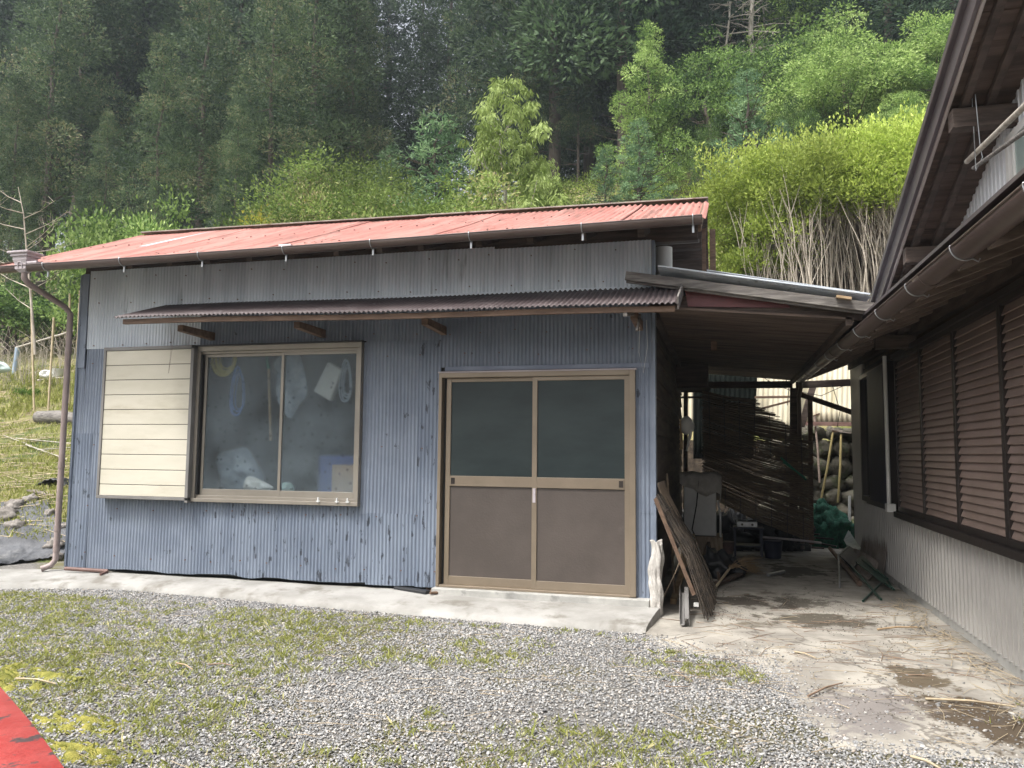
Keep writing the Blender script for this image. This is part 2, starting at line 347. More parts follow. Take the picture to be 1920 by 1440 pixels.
# ------------------------------------------------------------------ trees
TEMPL = {}
def trunk_mesh(name, H, r0, wob=.15, limbs=0, m_='bark', limb_h=(.3, .8), limb_l=.25, seed=0, lift=.5):
    rd = random.Random(seed); t = MB(); n = 9
    pts = [Vector((wob*noise.noise(Vector((i*.6, seed, 0)))*i/n*2, wob*noise.noise(Vector((i*.6, 0, seed)))*i/n*2, H*i/n)) for i in range(n+1)]
    t.tube(pts, [r0*(1-i/n)**.8+.012 for i in range(n+1)], 7)
    for k in range(limbs):
        f = rd.uniform(*limb_h); a = rd.uniform(0, 6.28); L = H*limb_l*(1.15-f)*rd.uniform(.7, 1.3)
        p = pts[0].lerp(pts[-1], f); i = int(f*n); p = pts[i].lerp(pts[min(n, i+1)], f*n-i)
        q = [p+Vector((math.cos(a), math.sin(a), lift*s))*L*s for s in (0, .35, .7, 1)]
        t.tube(q, [r0*.38*(1-f)+.01, r0*.28*(1-f)+.008, .012, .005], 5)
    return t
def template(key, trunk, tm, cl, per, lm, size, aspect, shell=.5, up_bias=0., droop=0., spread=.6, jit=.25):
    tr = trunk.build('trunk', tm)
    C, D, Q = clumps(cl, per, shell, jit)
    D = D+np.array([0, 0, up_bias-droop])
    cr = leaves('crown', lm, C, size, D, aspect, rnd=Q, spread=spread)
    for o in (tr, cr): col.objects.unlink(o)
    TEMPL[key] = (tr, cr)
def cedar_clumps(H, R0, t0, n, seed, taper=.7, cr=.75, gap=.25):
    rd = random.Random(seed); out = []
    for i in range(n):
        t = t0+(1-t0)*(i/n)**.92; Rr = R0*(1-t)**taper+.18
        if noise.noise(Vector((t*7, seed*2.1, 0))) < -gap and t < .9: Rr *= .6
        a = i*2.39996+rd.uniform(-.5, .5); d = Rr*rd.uniform(.45, 1.05); c = cr*(.4+.6*(1-t))*rd.uniform(.55, 1.2)
        out.append(((math.cos(a)*d, math.sin(a)*d, H*t-.12*d), (c, c, c*.62), rd.uniform(.0, .9)))
    return out
for k in range(4):
    template('cedar%d' % k, trunk_mesh('t', 19, .2, .3, 26, 'bark', (.12, .95), .16, k, .15), 'bark',
             cedar_clumps(20, 3.1, (.2, .3, .24, .16)[k], 125, k+1, .6, 1.55), 330, 'l_cedar', .18, .34, .78, .35, 0, .7, .1)
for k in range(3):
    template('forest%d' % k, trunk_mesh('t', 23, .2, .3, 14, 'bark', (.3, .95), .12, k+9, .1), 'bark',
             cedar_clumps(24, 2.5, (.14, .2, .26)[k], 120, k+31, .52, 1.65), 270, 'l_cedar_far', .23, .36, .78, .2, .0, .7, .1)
def dome_clumps(H, R0, n, seed, z0=.3, cr=.7, flat=.5, sq=1.):
    rd = random.Random(seed); out = []
    for i in range(n):
        u = rd.uniform(0, 1); th = math.acos(1-u*1.25) if u < .9 else rd.uniform(0, 2); a = i*2.39996+rd.uniform(-.4, .4)
        rr = rd.uniform(.55, 1.); wob = 1+.28*noise.noise(Vector((math.cos(a)*1.3+seed*3, math.sin(a)*1.3, th*1.2)))
        zc = H*(z0+(1-z0)*.38); hz_ = H-zc
        c = cr*rd.uniform(.6, 1.25)
        out.append(((math.sin(th)*math.cos(a)*R0*rr*wob, math.sin(th)*math.sin(a)*R0*rr*wob, zc+math.cos(th)*hz_*.92*rr*wob), (c, c, c*flat), rd.uniform(.0, .95)))
    return out
for k in range(3):
    template('broad%d' % k, trunk_mesh('t', 8.2, .2, .7, 26, 'bark', (.2, .95), .42, k+50, .7), 'bark_pale' if k == 2 else 'bark',
             dome_clumps(10, 3.7, 150, k+5, .12, .95, .4), 380, 'l_broad', .16, .42, .65, .1, .1, .7, .12)
template('broaddark0', trunk_mesh('t', 8.2, .2, .7, 26, 'bark', (.2, .95), .42, 77, .7), 'bark', dome_clumps(10, 3.8, 110, 15, .1, .95, .42), 210, 'l_broad_dark', .18, .42, .35, .1, .1, .7)
template('broaddark1', trunk_mesh('t', 8.2, .2, .7, 26, 'bark', (.2, .95), .42, 78, .7), 'bark', dome_clumps(10, 3.4, 110, 19, .08, .9, .5), 210, 'l_broad_dark', .18, .42, .35, .1, .1, .7)
template('layer', trunk_mesh('t', 9.4, .17, .4, 34, 'bark', (.12, .97), .36, 80, .2), 'bark', cedar_clumps(10, 3.4, .1, 170, 44, .75, .95, .1), 480, 'l_broad', .15, .42, .6, 0, .1, .5, .12)
template('lime', trunk_mesh('t', 4.6, .07, .4, 26, 'bark_pale', (.15, .95), .3, 91, .9), 'bark_pale', [((c[0][0], c[0][1], c[0][2]+.1), (c[1][0], c[1][0], c[1][0]*.75), c[2]) for c in cedar_clumps(5.2, 1.5, .06, 170, 61, .5, .42, .3)], 2600, 'l_lime', .115, .26, .4, 0, 1.5, .45)
for k in range(2):
    template('conifer%d' % k, trunk_mesh('t', 4.8, .07, .1, 50, 'bark', (.08, .97), .3, 95+k, .35), 'bark', cedar_clumps(5, 1.35, .03, 210, 71+k, .8, .33, .05), 1500, 'l_conifer', .11, .25, .25, .35, 0, .5)
for k in range(3):
    template('shrub%d' % k, trunk_mesh('t', 1.9, .04, .3, 16, 'bark_pale', (.1, .9), .5, 110+k, .9), 'bark_pale', dome_clumps(2.4, 1.25, 60, 80+k, .1, .38, .7), 3600, 'l_shrub', .05, .4, .35, .3, 0, .7)
template('yellowshrub', trunk_mesh('t', 1.9, .03, .3, 16, 'bark_pale', (.1, .9), .5, 120, .9), 'bark_pale', dome_clumps(2.4, .8, 40, 90, .1, .26, .8), 2600, 'l_yellow', .045, .35, .35, .5, 0, .7)
template('broadshrub', trunk_mesh('t', 1.9, .04, .3, 16, 'bark_pale', (.1, .9), .5, 122, .9), 'bark_pale', dome_clumps(2.4, 1.3, 70, 92, .1, .36, .6), 1500, 'l_broad', .07, .5, .35, .2, .1, .7)
template('shdark', trunk_mesh('t', 1.9, .04, .3, 16, 'bark_pale', (.1, .9), .5, 123, .9), 'bark', dome_clumps(2.4, 1.3, 70, 93, .1, .4, .6), 1200, 'l_broad_dark', .09, .45, .35, .2, .1, .7)

def plant(key, x, y, H, name, label, cat, group=None, rot=None, sx=1., zoff=-.15, Hn=None):
    tr, cr = TEMPL[key]; Hn = Hn or {'ce': 20, 'fo': 24, 'br': 10, 'la': 10, 'li': 5.2, 'co': 5, 'sh': 2.4, 'ye': 2.4}[key[:2]]
    if key == 'broadshrub': Hn = 2.4
    e = empty(name, (x, y, hz(x, y)+zoff), label, cat, group); s = H/Hn
    e.scale = (s*sx, s*sx, s); e.rotation_euler = (0, 0, rng.uniform(0, 6.28) if rot is None else rot)
    for o in (tr, cr):
        c = o.copy(); col.objects.link(c); c.parent = e
    return e
def plant_px(key, px, top, y, *a, **k):
    p = ony(px, top, y); H = p.z-hz(p.x, y); return plant(key, p.x, y, H, *a, **k)

# forest: back rows of tall cedars on the crest
prng = random.Random(3)
def px_of(x, y, z=5):
    v = Vector((x, y, z))-EYE; d = v.dot(fw); return 960+F*v.dot(rt)/d
G0 = 'cedars of the forest on the hillside'
nf = 0
for row, y in enumerate((33.5, 37, 41, 45.5, 51)):
    x = -62.
    while x < 24:
        x += prng.uniform(2.6, 3.9) if row < 2 else prng.uniform(3.2, 4.6); yy = y+prng.uniform(-1.4, 1.4)
        q = px_of(x, yy, 14)
        if q < -120 or q > 1900: continue
        if row < 1 and 1230 < q: continue
        if row == 0 and 640 < q < 1010: continue
        if 640 < q < 980 and prng.random() < .4: continue
        plant('forest%d' % prng.randrange(3), x, yy, prng.uniform(21, 27), 'cedar_tree', 'tall dark straight cedar in the shaded forest up the hillside', 'tree', G0, sx=prng.uniform(.95, 1.3)); nf += 1
# nearer cedars on the left, fuller crowns
for i, (px, top, y, k, sx, lab) in enumerate([
    (-60, -60, 22, 0, 1.1, 'cedar cut by the left edge, crown above the bare sapling'),
    (40, 130, 20, 1, .95, 'leaning broad cedar with brownish tufts just right of the left edge'),
    (120, -160, 26, 2, 1.1, 'tall cedar behind the brown-tufted one at the left'),
    (205, 200, 22.5, 3, .8, 'short cedar with a rounded tip left of the pale-topped cedar'),
    (310, 60, 21.5, 0, .95, 'grey-green cedar with a pale domed top over the left roof end'),
    (180, -260, 30, 1, 1.2, 'high cedar rising out of the picture at the upper left'),
    (395, -80, 25, 2, 1.1, 'cedar whose branches hang dark behind the pale-topped one'),
    (450, 170, 21, 1, .8, 'brown-tipped cedar reaching out over the forest edge right of the pale-topped cedar'),
    (520, -50, 25, 3, 1.15, 'dense rounded cedar above the yellowing shrub'),
    (600, -190, 29, 0, 1.2, 'tall bushy cedar above the leafy shrubs behind the roof'),
    (670, -70, 30, 2, 1.0, 'bluish cedar just left of the gaps of sky'),
    (50, 330, 19, 3, .7, 'low dark cedar behind the bare sapling'),
    (290, 330, 20, 2, .75, 'low cedar behind the bright bush at the left roof end'),
    (420, 340, 20.5, 0, .8, 'low dark cedar between the bright bush and the yellowing shrub'),
    (150, 360, 18.5, 1, .7, 'dark lower cedar left of the bright bush'),
    (1000, -60, 35, 3, 1.1, 'full cedar behind the drooping lime-coloured tree'),
    (1085, 40, 34, 1, .95, 'dark tufted cedar between the lime-coloured tree and the layered tree'),
    (930, -250, 37, 2, 1.1, 'very tall cedar right of the sky gaps')]):
    plant_px('cedar%d' % k, px, top, y, 'cedar_tree', lab, 'tree', 'full-crowned cedars along the forest edge', sx=sx)
# broadleaf trees at right
for px, top, y, key, sx, lab in [
    (1215, 38, 29, 'layer', .95, 'light green tree with layered branches right of the drooping lime tree'),
    (1325, 55, 30, 'broaddark0', 1., 'dark green leafy tree under the bare dead trunks'),
    (1425, 48, 31, 'broaddark1', 1.15, 'dark green broadleaf tree directly in front of the dead snags'),
    (1580, 22, 29, 'broad0', 1.15, 'bright green domed tree behind the hedge'),
    (1740, 20, 29, 'broad1', 1.2, 'brightest green tree beside the house roof verge'),
    (1500, -60, 38, 'broad2', 1., 'green tree behind and left of the bright domed tree'),
    (1660, -140, 42, 'broaddark0', 1.2, 'dark tree high behind the two bright green trees'),
    (1490, 165, 27, 'broaddark1', .7, 'mid green round tree left of the bright domed tree, above the hedge'),
    (1545, 230, 26, 'broaddark0', .7, 'low green tree below the bright domed tree'),
    (1690, 160, 26, 'broad2', .75, 'fresh green lower tree in front of the brightest one'),
    (1330, 200, 26, 'broaddark1', .6, 'dark low tree left of the pointed conifer'),
    (1860, 0, 30, 'broad0', 1., 'green tree hidden mostly by the house roof')]:
    plant_px(key, px, top, y, 'broadleaf_tree', lab, 'tree', None, sx=sx)
plant_px('conifer0', 1400, 120, 24, 'conifer_tree', 'slim grey-green conifer standing left above the hedge', 'tree', sx=1.1)
plant_px('conifer1', 1465, 215, 23, 'conifer_tree', 'small loose conifer between the slim one and the domed tree', 'tree', sx=1.)
plant_px('lime', 952, 150, 17, 'drooping_tree', 'lime green tree with long drooping leaves behind the middle of the red roof', 'tree', sx=.95)
plant_px('lime', 1010, 300, 18.5, 'drooping_tree', 'low lime green drooping bush at the right foot of the tall lime tree', 'shrub', sx=1.15)
plant_px('conifer0', 822, 205, 18, 'young_conifer', 'blue-green young conifer left of the lime drooping tree', 'tree', sx=1.35)
plant_px('conifer1', 735, 265, 19.5, 'young_conifer', 'thin-topped young conifer second left of the lime drooping tree', 'tree', sx=1.2)
plant_px('conifer1', 1198, 215, 23, 'young_conifer', 'young conifer with twin tips under the layered tree', 'tree', sx=1.3)
plant_px('conifer0', 1135, 268, 22.5, 'young_conifer', 'smallest young conifer just left of the twin-tipped one', 'tree', sx=1.)
for px, top, y, k, lab in [(625, 290, 18, 0, 'tall feathery green shrub left of the young conifers'), (690, 290, 18.5, 1, 'brown-flecked shrub beside the thin-topped conifer'),
    (590, 360, 17.5, 2, 'low shrub next to the yellowing one'), (750, 340, 17, 0, 'low leafy shrub below the thin-topped conifer'), (870, 330, 16.5, 1, 'green shrub at the left foot of the lime tree'),
    (655, 355, 17, 2, 'low shrub behind the roof below the feathery one'), (1060, 330, 19, 0, 'rounded shrub right of the lime tree')]:
    plant_px('shrub%d' % k, px, top, y, 'leafy_shrub', lab, 'shrub', sx=1.1)
plant_px('yellowshrub', 545, 335, 17, 'yellow_shrub', 'yellowing twiggy shrub behind the red roof', 'shrub')
plant_px('broadshrub', 265, 335, 14.5, 'broad_leaf_bush', 'bright green bush with big leaves above the left end of the red roof', 'shrub', sx=.6)
plant_px('broadshrub', 335, 385, 14, 'broad_leaf_bush', 'smaller bright bush just right of the big-leaved bush', 'shrub', sx=.6)
plant_px('shdark', 120, 530, 18.5, 'broad_leaf_bush', 'green bush seen under the gutter beside the downpipe', 'shrub', sx=1.2)
plant_px('shdark', 20, 520, 18.5, 'broad_leaf_bush', 'dark leafy bush behind the bare sapling', 'shrub', sx=1.3)

# tea-like ground cover over the slope
cl = []
for i in range(620):
    y = prng.uniform(16.5, 33); x = prng.uniform(-.85*y-1, 13)
    q = px_of(x, y, 6)
    if q > 1420 and y < 20: continue
    r = prng.uniform(.35, .8)*(.6 if y < 21 else 1); cl.append(((x, y, hz(x, y)+r*.45), (r, r, r*.7), prng.uniform(.2, .75)))
C, D, Q = clumps(cl, 560, .55); nr = C[:, 1] < 20.5
tag(leaves('low_shrubs', 'l_shrub', C[nr], .07, D[nr]+np.array([0, 0, .5]), .45, rnd=Q[nr], origin=(0, 18, 5)), 'mixed green low shrubs just behind the shed roof', 'undergrowth', kind='stuff'); C, D, Q = C[~nr], D[~nr], Q[~nr]
tag(leaves('undergrowth', 'l_hedge', C, .085, D+np.array([0, 0, .5]), .45, rnd=Q*.8, origin=(0, 20, 6)), 'yellow-green bushy ground cover over the slope behind the shed', 'undergrowth', kind='stuff')
cl = []
for i in range(420):
    y = prng.uniform(19, 34); x = prng.uniform(-44, -.82*y+1); r = prng.uniform(.35, .9); cl.append(((x, y, hz(x, y)+r*.3), (r, r, r*.7), prng.uniform(.1, .6)))
for i in range(120):
    y = prng.uniform(33, 38); x = prng.uniform(-30, 14); r = prng.uniform(.3, .8); cl.append(((x, y, hz(x, y)+r*.2), (r, r, r*.6), prng.uniform(.1, .6)))
C, D, Q = clumps(cl, 150, .55)
tag(leaves('forest_floor_plants', 'l_broad_dark', C, .16, D+np.array([0, 0, .4]), .4, rnd=Q, origin=(-20, 25, 8)), 'low dark plants covering the forest floor', 'undergrowth', kind='stuff')

# hedge with tall bare stems
for i in range(11):
    px = 1358+i*46; y = 16.6+.5*math.sin(i*1.7); top = 305-i*8+8*math.sin(i*2.3)
    p = ony(px, top, y); gz = 4.2 if i > 2 else 3.7; base = Vector((p.x, y, gz))
    lab = ['leftmost, green almost to the grass', 'second from the left end', 'third from the left, with a low skirt of leaves', 'fourth from the left, first on long stems', 'fifth from the left', 'sixth from the left, mid row', 'seventh from the left', 'eighth from the left', 'ninth, close to the roof verge', 'tenth, touching the roof verge in view', 'last, mostly behind the house roof'][i]
    e = empty('hedge_bush', base, 'yellow-green hedge bush, '+lab, 'hedge', 'hedge row on the bank')
    low = (.12, .18, .36, .54, .6, .62, .6, .64, .64, .62, .6)[i]; Ht = p.z-gz
    cl = [((base.x+prng.uniform(-.55, .55), y+prng.uniform(-.8, .6), gz+Ht*(low+(.93-low)*(prng.random()**.8))), (prng.uniform(.24, .44),)*2+(prng.uniform(.2, .36),), prng.uniform(.3, .9)) for _ in range(60)]
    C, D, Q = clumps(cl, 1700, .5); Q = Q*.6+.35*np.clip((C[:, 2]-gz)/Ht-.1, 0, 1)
    ns = 420; sx_ = np.array([prng.uniform(-.6, .6) for _ in range(ns)]); sh = np.array([prng.uniform(0, .38) for _ in range(ns)])
    SC = np.stack([base.x+sx_, y+np.array([prng.uniform(-.8, .5) for _ in range(ns)]), p.z-.12+sh*(.5+.8*np.array([max(0, noise.noise(Vector(((base.x+q_)*4, i, 0)))+.4) for q_ in sx_]))], 1)
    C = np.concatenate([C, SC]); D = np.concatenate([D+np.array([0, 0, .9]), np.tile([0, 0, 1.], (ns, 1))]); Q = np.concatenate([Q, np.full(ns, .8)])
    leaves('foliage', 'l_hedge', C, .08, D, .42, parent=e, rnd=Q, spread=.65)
    for k in range(26 if i > 1 else 6):
        st = MB(); bx = base.x+prng.uniform(-.45, .5); by = y-.75+prng.uniform(-.1, 1.2); lean = prng.uniform(-.5, .15); H = Ht*prng.uniform(.6, .76); r = prng.uniform(.007, .015)
        pts = [Vector((bx+lean*t*t*H*.5+.10*noise.noise(Vector((t*3, k*1.7, i*2.3))), by+.15*t, gz-.1+H*t)) for t in (0, .15, .3, .45, .6, .75, .9, 1)]
        st.tube(pts, [r*(1-.7*j/7) for j in range(8)], 5, False)
        for b in range(3):
            j = prng.randrange(1, 6); q = pts[j]; dx = prng.uniform(-.35, .35); L = H*prng.uniform(.25, .5)
            st.tube([q, q+Vector((dx*.4, prng.uniform(-.1, .1), L*.4)), q+Vector((dx, 0, L))], [r*.6, r*.45, r*.2], 4, False)
        st.build('stem', 'twig', e)
tw = MB()
for k in range(1500):
    px = prng.uniform(1400, 1790); y = prng.uniform(17.2, 18.3); p = ony(px, 480, y); z = hz(p.x, y)-.1; H = prng.uniform(1.2, 2.6); a = prng.uniform(-.35, .1)
    tw.tube([(p.x, y, z), (p.x+a*H*.4+prng.uniform(-.05, .05), y, z+H*.5), (p.x+a*H, y, z+H)], [.014, .011, .006], 4, False)
tag(tw.build('inner_stems', 'wood_brown', origin=(5, 17, 4)), 'crowded stems deep inside the hedge, its shade put in as dark brown', 'stems', kind='stuff')  # dark colour stands for the shade between the pale stems
# tangle of fallen dry twigs under the hedge
tw = MB()
for k in range(2200):
    px = prng.uniform(1430, 1760); y = prng.uniform(14.6, 17.5); p = ony(px, 500, y); z = hz(p.x, y)+prng.uniform(0, .55)
    a = prng.uniform(-1.1, 1.1); L = prng.uniform(.3, .8); d = Vector((math.sin(a), prng.uniform(-.3, .3), math.cos(a)*.8))*L
    q = Vector((p.x, y, z)); tw.tube([q, q+d*.5+Vector((0, 0, .03)), q+d+Vector((.05, 0, -.03))], [.006, .005, .003], 4, False)
tag(tw.build('dry_twigs', 'twig', origin=(5, 15, 3)), 'tangle of pale dry twigs at the foot of the hedge', 'twigs', kind='stuff')
cl = [((x := prng.uniform(2.6, 9), y := prng.uniform(14.4, 16.4), hz(x, y)+.1), (.3, .3, .22), prng.uniform(.3, .8)) for _ in range(90)]
C, D, Q = clumps(cl, 700, .5)
tag(leaves('bank_weeds', 'l_weed', C, .09, D+np.array([0, 0, .8]), .35, rnd=Q, origin=(5, 15, 3)), 'green weeds on the bank below the hedge', 'weeds', kind='stuff')

# dead snags at the top right
for px, top, y, lab in [(1408, -90, 35, 'thick bare dead trunk rising out of the picture above the dark trees'), (1366, -60, 34, 'slim dead trunk left of the thick one'), (1432, -40, 36, 'thin dead trunk right of the thick one')]:
    p = ony(px, top, y); g = hz(p.x, y); e = empty('dead_tree', (p.x, y, g), 'grey leafless snag, '+lab, 'tree', 'dead trees above the hedge')
    t = MB(); n = 8; pts = [Vector((p.x+.25*noise.noise(Vector((k*.5, px, 0))), y, g+(p.z-g)*k/n)) for k in range(n+1)]
    t.tube(pts, [(.16 if px == 1408 else .07)*(1-.5*k/n) for k in range(n+1)], 7); t.build('trunk', 'bark_pale', e)
    b = MB()
    for k in range(26):
        f = prng.uniform(.5, 1); q = pts[0].lerp(pts[-1], f); a = prng.uniform(0, 6.28); L = prng.uniform(.6, 2.3); d = Vector((math.cos(a), math.sin(a)*.6, prng.uniform(-.25, .3)))
        r = q+d*L; b.tube([q, q+d*L*.5+Vector((0, 0, .1)), r], [.03, .02, .008], 5, False)
        for m_ in range(4):
            s = q.lerp(r, prng.uniform(.4, 1)); b.tube([s, s+Vector((prng.uniform(-.4, .4), prng.uniform(-.2, .2), prng.uniform(-.35, .3)))], [.01, .004], 4, False)
    b.build('branches', 'bark_pale', e)

# bare sapling at the far left
e = empty('bare_sapling', ony(60, 660, 9.5), 'nearly leafless young tree with thin pale branches left of the shed', 'tree')
t = MB(); top = ony(48, 345, 9.5); pts = [ony(66, 665, 9.5), ony(58, 560, 9.5), ony(50, 470, 9.5), ony(44, 400, 9.5), ony(34, 350, 9.5)]
t.tube(pts, [.022, .018, .014, .009, .004], 6); t.build('trunk', 'twig', e)
b = MB()
LV = []
for (x0, y0, x1, y1) in [(50, 475, 145, 455), (48, 465, 120, 400), (46, 440, 132, 395), (50, 480, -30, 455), (46, 430, -35, 405), (44, 410, 105, 375), (40, 380, -10, 350), (44, 400, -25, 375), (50, 490, 120, 480), (56, 545, 125, 500), (56, 540, -20, 500), (52, 500, -35, 480), (48, 470, 100, 430), (60, 580, 10, 540)]:
    A = ony(x0, y0, 9.5); B = ony(x1, y1, 9.5+prng.uniform(-.5, .5)); M_ = A.lerp(B, .5)+Vector((0, 0, -.03)); b.tube([A, M_, B], [.009, .006, .002], 4, False)
    for k in range(9):
        q = A.lerp(B, prng.uniform(.25, 1)); d = Vector((prng.uniform(-.12, .12), prng.uniform(-.1, .1), prng.uniform(-.05, .14))); b.tube([q, q+d], [.003, .0015], 4, False)
        LV += [tuple(q+d*t_) for t_ in (.5, .9)]
b.build('branches', 'twig', e); leaves('buds', 'l_weed', np.array(LV), .025, None, .5, parent=e)['kind'] = 'stuff'
# ------------------------------------------------------------------ SHED
D = 6.8
def wz(px, py, y=D): return ony(px, py, y).z
shed = empty('shed', (-3.6, D, -.03), 'blue corrugated tin shed with a red tin roof, window and sliding door', 'shed')
XL, XR = -6.59, -.575
# timber core with openings
core = MB()
def core_box(x0, x1, z0, z1): core.box((x0, D+.03, z0), (x1, D+.10, z1))
core_box(XL+.02, -5.04, -.03, 3.06); core_box(-5.04, -3.34, -.03, .76); core_box(-5.04, -3.34, 2.18, 3.06)
core_box(-3.34, -2.46, -.03, 3.06); core_box(-2.46, -.76, 1.87, 3.06); core_box(-.76, XR-.02, -.03, 3.06)
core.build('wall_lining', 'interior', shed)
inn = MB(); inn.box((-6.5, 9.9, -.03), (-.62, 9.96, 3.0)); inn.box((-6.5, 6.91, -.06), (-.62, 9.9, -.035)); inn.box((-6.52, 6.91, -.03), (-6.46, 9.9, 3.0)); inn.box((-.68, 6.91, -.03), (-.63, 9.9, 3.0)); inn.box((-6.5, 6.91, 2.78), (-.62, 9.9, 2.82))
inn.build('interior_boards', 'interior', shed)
def sheet(x0, x1, z0, z1, m, dy=0., jag=0., label=None, flat=False):
    mb = MB(); n = int((x1-x0)/.0365*8); k = 10; sd = random.random()*50
    vs = []
    for j in range(k+1):
        for i in range(n+1):
            x = x0+(x1-x0)*i/n; z = z0+(z1-z0)*j/k
            if j == 0 and jag: z += jag*noise.noise(Vector((x*4, sd, 0)))
            y = D-dy-.0055*math.sin(2*math.pi*x/.0365)+.012*noise.noise(Vector((x*1.3, z*1.1, sd)))+.003*noise.noise(Vector((x*6, z*4, sd)))
            vs.append((x, y, z))
    mb.add(vs, [(j*(n+1)+i, j*(n+1)+i+1, (j+1)*(n+1)+i+1, (j+1)*(n+1)+i) for j in range(k) for i in range(n)], True)
    o = mb.build('wall_sheet', m, shed)
    if label: o['label'] = label
    return o
sheet(-6.50, -5.10, 2.25, 3.09, 'galv', .008, label='pale grey upper sheet at the left')
sheet(-6.585, -6.50, 1.35, 3.05, 'blue', .004)
sheet(-6.50, -5.9, 1.36, 2.25, 'blue', .006)
sheet(-6.585, -6.36, -.02, 1.36, 'blue_dark', .010, .02, label='peeling blue lower sheet at the left corner')
sheet(-6.37, -5.10, -.02, 1.38, 'blue', .004, .02)
sheet(-5.10, -3.2, -.02, .70, 'blue_dark', .008, .025, label='blue sheet with peeling paint below the window')
sheet(-3.285, -2.72, .62, 2.24, 'blue', .004)
sheet(-3.21, -2.70, -.02, .63, 'blue_dark', .012, .015)
sheet(-2.72, -2.50, -.02, 2.24, 'blue_dark', .009, .01)
sheet(-5.10, -2.66, 2.22, 2.68, 'blue', .0)
sheet(-2.68, -.575, 1.98, 2.68, 'blue', .006)
sheet(-.72, -.57, .70, 2.0, 'blue', .012); sheet(-.72, -.57, -.02, .71, 'blue', .008)
sheet(-5.12, -3.6, 2.66, 3.09, 'galv_dull', .006, label='dull grey sheet above the awning'); sheet(-3.62, -2.0, 2.655, 3.09, 'galv_dull', .009); sheet(-2.02, -.575, 2.65, 3.07, 'galv_dull', .006)
cb = MB(); cb.box((-6.61, D-.025, -.02), (-6.585, D+.12, 3.05)); cb.box((-6.585, D-.022, 2.05), (-6.5, D-.014, 3.06)); cb.build('corner_trim', 'blue', shed, .003); cb = MB(); cb.box((-.572, D-.022, .0), (-.545, D+.10, 3.06)); cb.build('corner_trim', 'blue', shed, .003); cb = MB(); cb.box((-2.46, D-.022, 1.945), (-.60, D-.008, 1.985))
cb.build('door_flashing', mat('blue_trim', (.16, .19, .26), (.21, .245, .32), 3, .5), shed, .003)
nm_ = MB()
for z in (.12, .6, 1.25, 2.1, 2.3, 2.72, 3.0):
    x = -6.5+random.uniform(0, .2)
    while x < -.6:
        ok = not (-6.2 < x < -3.25 and .6 < z < 2.26) and not (-2.53 < x < -.7 and z < 2.0)
        xx = round(x/.0365)*.0365-.0365*.25+.0365
        if ok: zz = z+random.uniform(-.02, .02); nm_.tube([(xx, D-.012, zz), (xx, D-.024, zz)], .006, 6)
        x += random.uniform(.28, .42)
nm_.build('sheet_nails', 'rust', shed)
# flashing above the awning
fl = MB(); fl.bar((-5.12, D-.02, 2.668), (-.6, D-.02, 2.645), .03, .022); fl.build('flashing', 'galv', shed)
# side walls, horizontal lapped boards
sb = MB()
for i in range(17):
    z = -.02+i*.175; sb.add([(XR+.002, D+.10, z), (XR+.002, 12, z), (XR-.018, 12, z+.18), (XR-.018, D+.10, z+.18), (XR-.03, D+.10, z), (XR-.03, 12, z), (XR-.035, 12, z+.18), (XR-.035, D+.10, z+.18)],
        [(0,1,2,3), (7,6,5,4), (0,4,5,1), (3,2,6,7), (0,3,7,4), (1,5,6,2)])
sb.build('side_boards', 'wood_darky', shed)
sc = MB(); corr(sc, (XL, D, -.02), (0, 1, 0), (0, 0, 1), 3.5, 3.05, .0365, .005, (1, 0, 0)); sc.build('side_sheet', 'blue', shed)
rb = MB(); rb.box((-6.55, 10.0, -.1), (-.6, 10.06, 3.1)); rb.build('rear_boards', 'wood_darky', shed)

# roof
EY, EZ, RY, RZ = 6.17, 3.045, 8.4, 3.885; RX0, RX1 = -7.22, -.13
def tilt(x, v):
    t = 1-(x-RX0)/(RX1-RX0); return t*(-.05+.13*v)
sl = math.hypot(RY-EY, RZ-EZ)
rs = MB()
xs_ = RX0; k = 0
while xs_ < RX1-.05:
    w = min(.80, RX1-xs_); dz = .006*(k % 2)+.004*math.sin(k*3.); jo = .02*math.sin(k*5.1)
    corr(rs, (xs_-.03, EY-.02+jo, EZ+dz+.35*jo), (1, 0, 0), (0, RY-EY, RZ-EZ), w+.06, sl, .0635, .0095, (0, -.34, .94), 6, 8,
         sag=lambda u, v, k=k, x0=xs_: (0, 0, -.012*math.sin(math.pi*v)+.006*noise.noise(Vector((u*2+k, v*3, 0)))+tilt(x0+.8*u, v)))
    xs_ += w; k += 1
roof = rs.build('roof', 'red_tin', shed, solid=.0015)
rb_ = MB(); corr(rb_, (RX0, 10.7, 3.1), (1, 0, 0), (0, RY-10.7, RZ-3.1), RX1-RX0, math.hypot(RY-10.7, RZ-3.1), .0635, .0095, (0, .34, .94), 6, 2); rb_.build('rear_roof', 'red_tin', shed, solid=.0015)
rq = MB(); rq.add([(RX0+.05, 8.4, RZ-.03), (RX1-.02, 8.4, RZ-.03), (RX1-.02, 10.7, 3.06), (RX0+.05, 10.7, 3.06)], [(0, 1, 2, 3)]); rq.build('rear_soffit', 'wood_dark', shed, solid=.01)
rd_ = MB(); rd_.bar((RX0+.02, RY, RZ+.10), (RX1+.02, RY, RZ+.018), .2, .014); rd_.build('ridge_cap', 'dull_tin', roof)
ps = MB(); a = ony(285, 466, 7.15); b_ = ony(440, 431, 8.2)
def rz_(y, o=.016): return EZ+(y-EY)*(RZ-EZ)/(RY-EY)+o
pa = Vector((a.x, 7.0, rz_(7.0))); pb = Vector((a.x+.02, 8.35, rz_(8.35)))
px_a = onz(285, 466, 3.45); 
